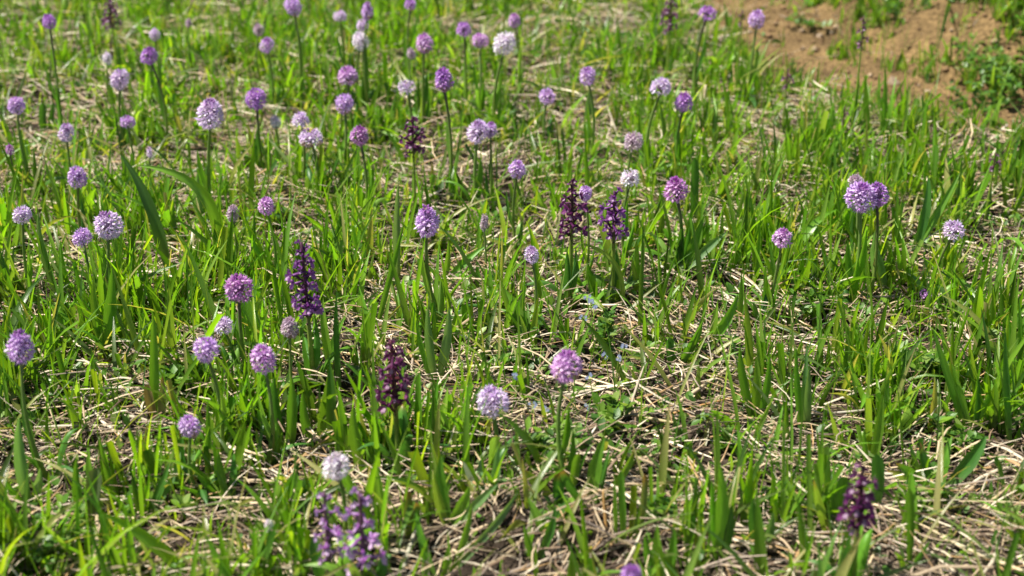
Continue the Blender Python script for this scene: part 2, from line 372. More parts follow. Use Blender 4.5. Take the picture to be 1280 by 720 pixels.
# ------------------------------------------------------------------ orchids
LIL = dict(
    lilac=((.52, .28, .68), (.80, .62, .90)), pale=((.62, .47, .74), (.87, .77, .93)), purple=((.40, .15, .57), (.68, .40, .82)),
    pink=((.57, .26, .64), (.83, .59, .87)), white=((.80, .73, .84), (.95, .93, .96)), magenta=((.40, .10, .44), (.74, .46, .76)),
    faded=((.52, .38, .50), (.80, .70, .80)))
GRN0, GRN1 = (.27, .38, .06), (.20, .32, .07)
def head_mesh(Rw, Hh, shape, hue, sd, tipdark=True):
    r = random.Random(sd); mb = MB(); c0, c1 = LIL[hue]
    L = min(.0070, max(.0036, Rw * .44)); cr = Rw - L * .88
    egg = r.random(); sick = r.random() < .3; wx, wy = r.uniform(-.1, .1), r.uniform(-.08, .08); ch = Hh / 2 - L * .5
    mb.ball((0, 0, 0), cr * .70, ch * .78, (.20, .20, .14), lerp3(c0, (.2, .07, .24), .5))
    def prof(t):
        if shape == 'globe': return math.sqrt(max(0, 1 - (2 * t - 1) ** 2)) if egg > .6 else math.sin(math.pi * min(.999, t ** (.62 + egg * .45))) ** .80
        if shape == 'cone': return (math.sin(min(t / .32, 1) * math.pi / 2) ** .7) * (1 - max(0, t - .32) / .68) ** .72
        if shape == 'dome': return (math.sin(min(t / .22 + .25, 1) * math.pi / 2)) * math.sqrt(max(0, 1 - (max(0, t - .22) / .78) ** 2.2))
        return (.75 + .25 * min(t / .3, 1)) * math.sqrt(max(0, 1 - max(0, (t - .3) / .7) ** 2))
    area = 4 * math.pi * cr * max(ch, cr * .6); n = int(min(105, max(26, area / (L * .68) ** 2)))
    for i in range(n):
        if r.random() < .07: continue
        t = (i + .5) / n; t = t if shape in ('globe',) else 1 - (1 - t) ** .85
        a = i * 2.39996 + r.uniform(-.15, .15)
        rad = prof(t) * cr; z = -ch + 2 * ch * t
        rad *= 1 + .11 * math.sin(a + egg * 40) + .07 * math.sin(2 * a + egg * 70) + r.uniform(-.08, .08)
        p = Vector((rad * math.cos(a) * (1 + wx), rad * math.sin(a) * (1 - wx), z + rad * math.cos(a + wy * 20) * .18))
        e = .02; dr = (prof(min(1, t + e)) - prof(max(0, t - e))) * cr; dz = 2 * ch * 2 * e
        o = Vector((math.cos(a) * dz, math.sin(a) * dz, -dr)).normalized()
        o = (o + Vector((r.uniform(-.28, .28), r.uniform(-.28, .28), .10 + r.uniform(-.2, .2)))).normalized()
        if shape in ('dome', 'flat'): o.z = max(o.z, -.12); o.normalize()
        side = Vector((-math.sin(a), math.cos(a), 0)); up = side.cross(o) * -1
        if up.z < 0: up = -up
        if t > .93 and abs(o.z) > .9: up = Vector((math.cos(a), math.sin(a), 0))
        k = r.uniform(.78, 1.25); l = L * k; bud = t > (.86 if shape == 'cone' or egg < .55 else .95)
        if shape == 'cone' and r.random() < (t - .6) * 1.3: bud = True
        j0, j1 = jit(c0, .14, r), jit(c1, .10, r)
        if sick and t < .25 and r.random() < .5: j0 = j1 = jit((.42, .30, .24), .2, r)
        if hue == 'faded' : j1 = lerp3(j1, (.35, .22, .15), .5 * r.random())
        if bud:
            b = jit(lerp3(c0, (.36, .08, .38), .5) if hue not in ('white', 'faded') else lerp3(c0, (.55, .5, .4), .3), .15, r)
            for q in range(3):
                an = q * 2.1; s2 = side * math.cos(an) + up * math.sin(an); u2 = up * math.cos(an) - side * math.sin(an)
                mb.kite(p, p + o * l * .8, l * .42, s2, u2, b, b, .5)
            continue
        # hood of pointed sepals
        for sgn in (-1, 0, 1):
            tip = p + o * l * (.80 + .25 * r.random()) + up * l * (.50 if sgn == 0 else .22) + side * l * .46 * sgn
            mb.kite(p, tip, l * .30, (side + up * .4 * sgn).normalized(), up, j0, lerp3(j0, j1, .55), .35, .5)
        # three-lobed lip, paler
        fo = o * .60 - up * .62
        mb.kite(p + o * l * .2, p + fo * l * (1.0 + .25 * r.random()), l * .50, side, (o * .5 + up * .5), j1, j1, .15, .72)
        for sgn in (-1, 1):
            mb.kite(p + o * l * .2, p + (o * .75 - up * .12 + side * .72 * sgn) * l * .95, l * .30, (up + side * .3 * sgn).normalized(), o, j1, lerp3(j0, j1, .7), .15, .6)
    return mb.mesh("flower_head", M_PETAL, False)

def bez(a, b, c, n):
    return [a * (1 - t) ** 2 + b * 2 * t * (1 - t) + c * t * t for t in (i / n for i in range(n + 1))]
def stem_mesh(p0, p1, r0, r1, sd, ctop=None, dark=False):
    r = random.Random(sd); mid = (p0 + p1) / 2 + Vector((r.uniform(-1, 1), r.uniform(-1, 1), 0)) * (p1 - p0).length * .15
    pts = bez(p0, mid, p1, 9); mb = MB()
    g0, g1 = jit(GRN0, .15, r), jit(GRN1, .15, r)
    if ctop is None: ctop = lerp3(g1, (.13, .07, .07), .35)
    cols = [lerp3(g0, g1, t / 6) if t < 6 else lerp3(g1, ctop, (t - 5) / 4) for t in range(10)]
    mb.tube(pts, [r0 + (r1 - r0) * (i / 9) for i in range(10)], cols, 8)
    return mb.mesh("stem", M_STEM), pts
LEAFC = [(.11, .26, .022), (.075, .20, .03), (.14, .30, .026), (.05, .15, .028), (.18, .33, .055)]
def leaf_mesh(p0, pm_, p1, wid, side, sd, col=None, fold=.35, curl=.15, n=12, shape='lance', tipc=None):
    r = random.Random(sd); mb = MB(); pts = bez(p0, pm_, p1, n); c = jit(col or r.choice(LEAFC), .15, r)
    ws, cols, sides = [], [], []; tw = r.uniform(-.7, .7)
    for i in range(n + 1):
        t = i / n
        if shape == 'lance': f = (.62 + .38 * math.sin(min(1, t / .4) * math.pi / 2)) * (max(0, 1 - max(0, t - .5) / .5) ** .7 if t > .5 else 1) * (1 + .05 * math.sin(t * 17 + sd * 9))
        elif shape == 'blunt': f = (.5 + .5 * min(1, t / .4)) * (1 if t < .85 else math.sqrt(max(0, 1 - ((t - .85) / .15) ** 2)) * .9 + .05)
        else: f = math.sin(math.pi * min(.999, t * .9 + .1)) ** .8
        ws.append(max(.0004, wid * f)); k = lerp3(lerp3(c, (.20, .26, .08), .45), c, min(1, t * 3))
        if tipc and t > .72: k = lerp3(k, tipc, (t - .72) / .28)
        cols.append(k)
        d = (p1 - p0).normalized(); sides.append(Matrix.Rotation(tw * t, 3, d) @ side)
    mb.ribbon(pts, ws, sides, cols, fold, 4, curl); return mb.mesh("leaf", M_LEAF)

def basal_leaves(root, k, rmin, size, sd, erect=.75, wid=.011, face=None):
    r = random.Random(sd); a0 = r.uniform(0, 6.28)
    for i in range(k):
        a = a0 + i * 2.4 + r.uniform(-.4, .4); L = size * r.uniform(.65, 1.15); e = erect + r.uniform(-.35, .3)
        out = Vector((math.cos(a), math.sin(a), 0)); p0 = Vector((0, 0, -.003)) + out * rmin
        p1 = p0 + out * L * (1 - e) * 1.3 + Vector((0, 0, L * e)); pm_ = p0 + out * L * .12 + Vector((0, 0, L * (.55 + .3 * e)))
        side = Vector((-math.sin(a), math.cos(a), 0))
        tip = (.30, .18, .06) if r.random() < .22 else None
        link("leaf", leaf_mesh(p0, pm_, p1, wid * r.uniform(.7, 1.2), side, r.random(), None, .4, .2, tipc=tip), root)

GRP = "round lilac orchids flowering in the meadow"
# x, y, width, height of the flower head in the photograph; shape, hue, height of the head above the soil, lean, label
HEADS = [
 (61,26,20,21,'globe','purple',.20,(-.004,0),"small dark purple orchid head on a tall bare stem in the far left corner"),
 (193,43,16,16,'globe','pale',.13,(0,0),"small pale lilac orchid head just behind a purple one, upper left"),
 (187,69,24,24,'globe','purple',.16,(.003,0),"purple orchid head with dark underside just in front of a small pale one, upper left"),
 (149,97,27,28,'globe','pale',.13,(0,0),"pale pinkish lilac round orchid head in the blurred upper left meadow"),
 (134,73,13,16,'globe','white',.10,(0,0),"tiny bluish white orchid head above a larger pale one, upper left"),
 (21,132,25,24,'globe','lilac',.14,(.006,0),"lilac orchid head at the far left edge beside a white straw end"),
 (83,168,25,27,'cone','pale',.11,(0,0),"pale lilac conical orchid head standing left of the big pale globe"),
 (159,146,22,17,'dome','lilac',.10,(0,0),"small low lilac dome-shaped orchid head between two pale ones, upper left"),
 (263,140,40,37,'globe','pale',.16,(-.008,0),"large pale lilac globe orchid on a long straight stem, upper left"),
 (323,37,17,18,'globe','faded',.11,(0,0),"faded pinkish small orchid head left of two lilac ones near the top"),
 (320,123,28,28,'globe','purple',.12,(0,0),"magenta purple orchid head right of the large pale globe"),
 (367,8,25,24,'globe','lilac',.17,(-.004,0),"lilac orchid head touching the top edge on a dark thin stem, left of centre"),
 (334,56,22,20,'globe','lilac',.12,(0,0),"lilac orchid head below the faded pink one near the top left"),
 (425,17,20,16,'dome','pale',.13,(0,0),"small pale dome orchid head with dark base near the top edge"),
 (459,13,19,26,'cone','lilac',.17,(0,0),"tall lilac oval orchid head, upper one of a touching pair at the top"),
 (453,30,17,17,'globe','pale',.14,(0,0),"paler lower orchid head of a touching pair at the top"),
 (450,52,24,24,'globe','white',.12,(0,0),"whitish lilac orchid head just under a touching pair near the top"),
 (434,95,31,26,'dome','pink',.12,(.003,0),"broad pinkish lilac orchid head directly above a similar one, upper centre left"),
 (431,130,27,27,'globe','lilac',.12,(-.006,0),"lilac orchid head directly below a broad pinkish one, upper centre left"),
 (513,1,19,13,'globe','purple',.16,(0,0),"purple orchid head cut by the top edge, centre left"),
 (530,53,27,29,'cone','pink',.15,(-.004,0),"pinkish lilac conical orchid head near the top with a small pale one behind it"),
 (514,64,14,16,'globe','faded',.11,(0,0),"small faded pink orchid head tucked left of a pinkish cone head"),
 (508,108,26,14,'flat','pale',.11,(0,0),"flat pale lilac orchid head seen low beside the long-stemmed purple cone"),
 (554,98,29,34,'cone','purple',.18,(.003,0),"bright purple cone orchid head on a long green stem, upper centre"),
 (580,36,22,18,'dome','purple',.14,(0,0),"small purple dome orchid head, leftmost of three in a row near the top centre"),
 (600,51,23,20,'globe','pink',.13,(0,0),"pink lilac orchid head, middle one of three in a row near the top centre"),
 (631,53,32,29,'dome','white',.15,(-.010,0),"large whitish lilac orchid head, rightmost of three in a row near the top centre"),
 (643,25,18,20,'globe','pink',.15,(0,0),"small pink lilac orchid head above the large whitish one near the top centre"),
 (344,151,17,20,'cone','white',.09,(0,0),"small greenish white opening orchid bud head, upper left of centre"),
 (376,149,25,19,'dome','pale',.11,(-.006,0),"pale lilac orchid head with gaps right of a white opening bud"),
 (389,172,33,23,'dome','pale',.09,(0,0),"broad low pale lilac orchid head in front of a gappy pale one"),
 (450,169,27,27,'globe','magenta',.13,(0,0),"two-toned magenta and pale orchid head left of the dark spike, upper centre"),
 (597,170,33,29,'globe','pale',.12,(0,0),"pale lilac orchid head, front one of an overlapping pair, upper centre"),
 (613,162,22,22,'globe','lilac',.12,(0,0),"lilac orchid head, rear one of an overlapping pair, upper centre"),
 (735,95,27,25,'globe','lilac',.14,(.003,0),"lilac orchid head standing alone right of the top centre above a green leaf"),
 (684,120,26,17,'flat','lilac',.09,(0,0),"low flattened lilac orchid head left of the lone lilac one, top centre"),
 (827,108,31,23,'dome','pale',.15,(-.008,0),"pale lilac spreading orchid head with a stem leaning left, upper right of centre"),
 (855,130,28,27,'globe','purple',.12,(0,0),"purple orchid head at the lower right of a pale spreading one"),
 (791,174,28,25,'dome','faded',.11,(0,0),"pale faded pinkish orchid head below the purple and pale pair, right of centre"),
 (885,3,29,18,'globe','purple',.17,(-.004,0),"lilac purple orchid head cut by the top edge beside the bare path"),
 (946,25,26,24,'globe','lilac',.15,(-.004,0),"lilac orchid head in front of the bare brown path"),
 (1198,21,18,10,'flat','pale',.06,(0,0),"tiny pale lilac flower head on the bank beyond the bare path"),
 (97,221,28,31,'dome','lilac',.12,(-.002,0),"lilac orchid head with a pale flower below it, left side"),
 (28,268,27,21,'dome','pale',.13,(-.003,0),"pale lilac orchid head near the left edge behind two bigger ones"),
 (135,281,38,36,'globe','pale',.12,(-.005,0),"big pale spiky globe orchid, right one of a close pair at left"),
 (103,296,28,24,'dome','lilac',.11,(0,0),"smaller lilac orchid head, left one of a close pair at left"),
 (291,266,20,26,'cone','faded',.09,(0,0),"half withered whitish orchid head among tall grass left of centre"),
 (298,360,38,36,'globe','magenta',.12,(0,0),"loose deep magenta orchid head left of the tall dark spike"),
 (333,257,26,25,'globe','pink',.13,(-.003,0),"lilac orchid head with purple crown above the tall dark spike"),
 (362,412,26,32,'cone','faded',.10,(0,0),"pinkish pointed orchid head at the foot of the tall dark spike"),
 (279,407,27,20,'dome','pale',.07,(.004,0),"low pale lilac orchid head behind the round lilac one, left of centre"),
 (258,437,36,32,'globe','lilac',.12,(.002,0),"round lilac orchid head in front of a low pale one, left of centre"),
 (329,446,35,35,'dome','pink',.12,(-.002,0),"pale-topped orchid head with dark purple base in front of the pink pointed one"),
 (238,533,32,29,'globe','lilac',.08,(0,0),"small lilac orchid head low in the grass, lower left"),
 (25,432,39,48,'cone','lilac',.15,(.007,0),"tall cone orchid with brownish buds on top at the left edge, on a thick stem"),
 (533,275,37,43,'cone','lilac',.14,(.010,0),"sharp conical orchid head with purple tip near the centre of the meadow"),
 (605,277,13,28,'cone','faded',.09,(0,0),"small withered brownish orchid head right of the sharp conical one"),
 (647,212,24,24,'globe','lilac',.12,(0,0),"small lilac purple orchid head left of the two dark spikes"),
 (732,242,20,22,'globe','lilac',.13,(0,0),"lilac orchid head half hidden behind the left dark spike"),
 (788,222,28,24,'dome','white',.12,(0,0),"whitish lilac orchid head behind the right dark spike"),
 (846,236,35,32,'globe','magenta',.12,(.003,0),"pink and purple orchid head right of the two dark spikes"),
 (665,318,23,25,'globe','pale',.11,(-.003,0),"small pale lilac orchid head below left of the two dark spikes"),
 (1076,245,41,39,'globe','lilac',.15,(0,0),"large lilac globe orchid, front one of the close trio at right"),
 (1098,237,31,33,'globe','purple',.15,(.004,0),"violet orchid head, right one of the close trio at right"),
 (1070,226,24,20,'cone','faded',.13,(0,0),"small orchid head peeping out behind the large one of the trio at right"),
 (978,295,28,26,'globe','pink',.12,(-.008,0),"pinkish lilac orchid head standing left of the close trio at right"),
 (1193,287,31,22,'dome','pale',.11,(-.008,0),"pale lilac dome orchid near the right edge on a leaning stem"),
 (707,457,43,43,'globe','pink',.125,(.004,0),"round pink purple orchid head in sharp focus below the meadow centre"),
 (615,501,44,39,'dome','pale',.085,(0,0),"lilac orchid head with drooping pale lower flowers left of the sharp round one"),
 (421,582,38,34,'globe','white',.09,(0,0),"white orchid head above the blurred purple spikes at the bottom"),
 (789,716,31,30,'cone','purple',.12,(0,0),"purple orchid head cut by the bottom edge"),
 (336,656,13,20,'cone','white',.05,(0,0),"tiny whitish blurred flower left of the bottom purple spikes"),
 (1158,367,20,13,'flat','purple',.025,(0,0),"tiny purple flower close to the straw at the right"),
 (187,190,9,18,'cone','pale',.09,(0,0),"tiny pale lilac bud head right of the pale cone, upper left"),
 (12,186,14,16,'cone','magenta',.11,(0,0),"small dull purple bud head at the left edge on a leafy stem"),
 (236,30,11,14,'cone','faded',.10,(0,0),"tiny faded flower bud left of the lilac heads at the top"),
]
for i, (x, y, wp, hp, shape, hue, hh, ln, lab) in enumerate(HEADS):
    c = ground(x, y, hh)
    for _ in range(2):
        dpt = depth(c)
        sw, sh = wp / F * dpt, hp / F * dpt
    gx, gy = c.x + ln[0] * 1.5, c.y + R.uniform(-.012, .012)
    gz = float(hgt(gx, gy)); root = thing("lilac_orchid", lab, "orchid", (gx, gy, gz), GRP)
    top = c - Vector((gx, gy, gz))
    cam_k = math.cos(math.atan2(H - c.z, c.y)); sh2 = max(sh * 1.02, sw * .45)
    CLEAR.append((gx, gy, .010, .035, .45)); link("flower_head", head_mesh(sw / 2 * (.94 if wp > 32 else .88), sh2 * (.96 if wp > 32 else .90), shape, hue, 100 + i), root, top)['kind'] = 'stuff'
    hd = root.children[-1]; hd.rotation_euler = (R.uniform(-.22, .22), R.uniform(-.22, .22), R.uniform(0, 6.28))
    k = min(1.1, max(.5, sw / .033)) ; r0 = .0022 * k + .0006
    me, pts = stem_mesh(Vector((0, 0, -.006)), top + Vector((0, 0, -sh2 * .3)), r0, r0 * .62, 300 + i, ctop=(.10, .05, .09) if hue in ('purple', 'magenta') else None)
    link("stem", me, root)
    # one or two leaves clasping the stem
    r = random.Random(500 + i)
    if hh > .09:
        for q in range(1 if hh < .12 else 2):
            b = pts[1 + q * 2]; a = r.uniform(0, 6.28); out = Vector((math.cos(a), math.sin(a), 0)); L = hh * r.uniform(.35, .5)
            link("sheath_leaf", leaf_mesh(b - out * .001, b + out * .006 + Vector((0, 0, L * .5)), b + out * L * .18 + Vector((0, 0, L)), .0085 * k, Vector((-out.y, out.x, 0)), 700 + i, None, .9, .3), root)
    basal_leaves(root, r.choice((2, 3, 3, 4)) if hh > .06 else 1, .003, .075 * (.6 + .4 * k), 900 + i, .58, .0095 * (.6 + .4 * k))

# dark spike orchids -------------------------------------------------
SP = dict(dark=((.095, .014, .075), (.21, .05, .19), (.08, .03, .04)), violet=((.16, .03, .21), (.38, .15, .46), (.10, .035, .07)),
          maroon=((.12, .02, .085), (.22, .055, .17), (.14, .035, .05)), plum=((.36, .12, .44), (.72, .50, .80), (.18, .09, .14)), dusky=((.18, .07, .14), (.30, .15, .26), (.12, .06, .06)))
def floret_mesh(key, sd):
    """+Y outwards, +Z up, about 14 mm long: ovary, winged hood, folded lip with pale centre, spur"""
    r = random.Random(sd); mb = MB(); c0, c1, cs = SP[key]; mm = .001
    V3 = lambda x, y, z: Vector((x * mm, y * mm, z * mm))
    mb.tube([V3(0, -4.5, -2.5), V3(0, 0, 0), V3(0, 2.5, 2.5), V3(0, 5.5, 3.2)], [.0006, .0009, .0011, .0008], [cs, cs, cs, lerp3(cs, c0, .6)], 5)
    p = V3(0, 5.5, 3.2); X = Vector((1, 0, 0)); Z = Vector((0, 0, 1)); Yv = Vector((0, 1, 0))
    mb.kite(p, V3(0, 10.5, 6.0), 3.6 * mm, X, Z, jit(c0, .2, r), jit(c0, .2, r), .45, .5)
    for s in (-1, 1):
        mb.kite(p, V3(3.4 * s, 9.2, 6.4), 3.8 * mm, (X * .55 + Z * -.8 * s).normalized(), (Z + X * s).normalized(), jit(c0, .2, r), jit(c1, .15, r), .35, .55)
        mb.kite(p, V3(1.3 * s, 10.2, 5.2), 2.2 * mm, X, Z, jit(c0, .2, r), jit(c0, .2, r), .3, .5)
        mb.kite(p + Yv * .001, V3(4.6 * s, 9.6, -.6), 4.6 * mm, (Z * .8 + Yv * .5).normalized(), (Yv - X * s).normalized(), jit(c1, .15, r), jit(c1, .2, r), .1, .62)
    pale = lerp3(c1, (.8, .7, .85), .55)
    mb.kite(p + Yv * .001, V3(0, 10.6, -1.2), 3.6 * mm, X, Yv, pale, jit(c1, .15, r), .25, .7)
    mb.tube([p, V3(0, 1.5, 4.6), V3(0, -2.2, 6.0)], [.0009, .0010, .0006], [c1, c0, c0], 5)
    return mb.mesh("floret", M_PETAL, False)
FLM = {k: [floret_mesh(k, 40 + j) for j in range(3)] for k in SP}
GRS = "dark purple spike orchids in the meadow"
# centre of the spike in the photograph, width, height; palette, number of florets, height of the spike's foot, lean, label
SPIKES = [
 (380,346,42,104,'violet',25,.085,(.002,0),"tallest loose purple spike orchid standing in tall grass left of centre"),
 (715,257,46,78,'dark',21,.095,(.0,0),"blackish purple spike orchid, left one of the pair in the middle"),
 (767,266,48,66,'violet',19,.085,(.002,0),"violet purple spike orchid, right one of the pair in the middle"),
 (490,465,38,92,'maroon',23,.075,(.003,0),"thin maroon withering spike orchid on a thick green stem below the centre"),
 (408,658,30,100,'plum',15,.03,(0,0),"blurred violet and white spike orchid, left one of the touching pair at the bottom"),
 (452,660,38,108,'plum',17,.03,(0,0),"blurred violet and white spike orchid, right one of the touching pair at the bottom"),
 (1074,618,64,84,'dark',20,.075,(.004,0),"blurred dark purple spike orchid in front of broad leaves at the lower right"),
 (516,166,22,50,'dark',16,.09,(0,0),"small dark purple spike orchid between lilac heads, upper centre"),
 (838,16,18,46,'dusky',14,.10,(0,0),"blurred dusky spike orchid at the top edge left of the path"),
 (139,22,18,40,'dusky',14,.09,(0,0),"blurred dusky brown spike orchid at the top left"),
 (1078,38,14,44,'dusky',7,.15,(.002,0),"thin sparse spike orchid standing out against the bare brown path"),
 (984,98,13,30,'dusky',6,.08,(0,0),"thin spike with two dull purple flowers at the rim of the path"),
 (927,22,9,24,'dusky',5,.13,(0,0),"very thin dark spike beside the lilac head in front of the path"),
 (1055,144,9,26,'dusky',4,.07,(0,0),"short dark thin spike in the grass below the path's rim"),
 (1243,202,12,28,'dusky',5,.09,(0,0),"thin withered dark spike with a whitish top near the right edge"),
]
for i, (x, y, wp, hp, key, nf, foot, ln, lab) in enumerate(SPIKES):
    # spike axis length in metres from its picture height
    c = ground(x, y, foot + .03)
    for _ in range(3):
        sw = wp / F * depth(c); sh = hp / F * depth(c) / math.cos(math.atan2(H - c.z, c.y)); c = ground(x, y, foot + sh / 2)
    gx, gy = c.x + ln[0], c.y; gz = float(hgt(gx, gy)); root = thing("spike_orchid", lab, "orchid", (gx, gy, gz), GRS)
    r = random.Random(2000 + i); cx = c.x - gx; CLEAR.append((gx, gy, .024, .11 if foot > .05 else .16, .12))
    top = Vector((cx, 0, foot + sh)); k = min(1.15, sw / .036); small = hp < 55
    cs = SP[key][2]; mb = MB(); pts = bez(Vector((0, 0, -.006)), Vector((cx * .2, r.uniform(-.004, .004), foot * .9)), top - Vector((0, 0, sh * .08)), 14)
    rr = (.0034 if not small else .0021)
    fs = foot / (foot + sh)
    mb.tube(pts, [rr * (1 - .6 * t / 14) for t in range(15)], [lerp3(jit(GRN0, .1, r), cs, min(1, max(0, (t / 14 - fs * .8) * 4))) for t in range(15)], 8)
    link("stem", mb.mesh("stem", M_STEM), root)
    fl = .0096; sc = max(.30, sw / 2 / fl * 1.1)
    sc = min(sc, 1.45)
    for j in range(nf):
        t = (j + .3) / nf; a = j * 2.39996 + r.uniform(-.3, .3); s2 = sc * (1.0 - .45 * max(0, t - .5) / .5) * r.uniform(.65, 1.15)
        z = foot + sh * (.02 + .9 * t) - .003 * sc
        f = fs + (1 - fs) * t; q = pts[min(14, int(f * 14))]
        push = r.uniform(0, .0035) * s2
        o = link("floret", r.choice(FLM[key]), root, (q.x - math.sin(a) * push, q.y + math.cos(a) * push, z)); o.rotation_euler = (r.uniform(-.35, .35) + (.5 if t > .8 else 0), r.uniform(-.3, .3), a); o.scale = (s2, s2, s2)
    if foot > .05:
        for q in range(1 if small else 2):
            b = pts[1 + q]; a = r.uniform(0, 6.28); out = Vector((math.cos(a), math.sin(a), 0)); L = foot * r.uniform(.6, .8)
            link("sheath_leaf", leaf_mesh(b - out * .001, b + out * .004 + Vector((0, 0, L * .5)), b + out * L * .12 + Vector((0, 0, L)), .010 * (.6 if small else 1), Vector((-out.y, out.x, 0)), 2700 + i, None, .9, .3), root)
    basal_leaves(root, 3 if small else 4, .003, .055 if small else .08, 2900 + i, .6, .009 if small else .014)

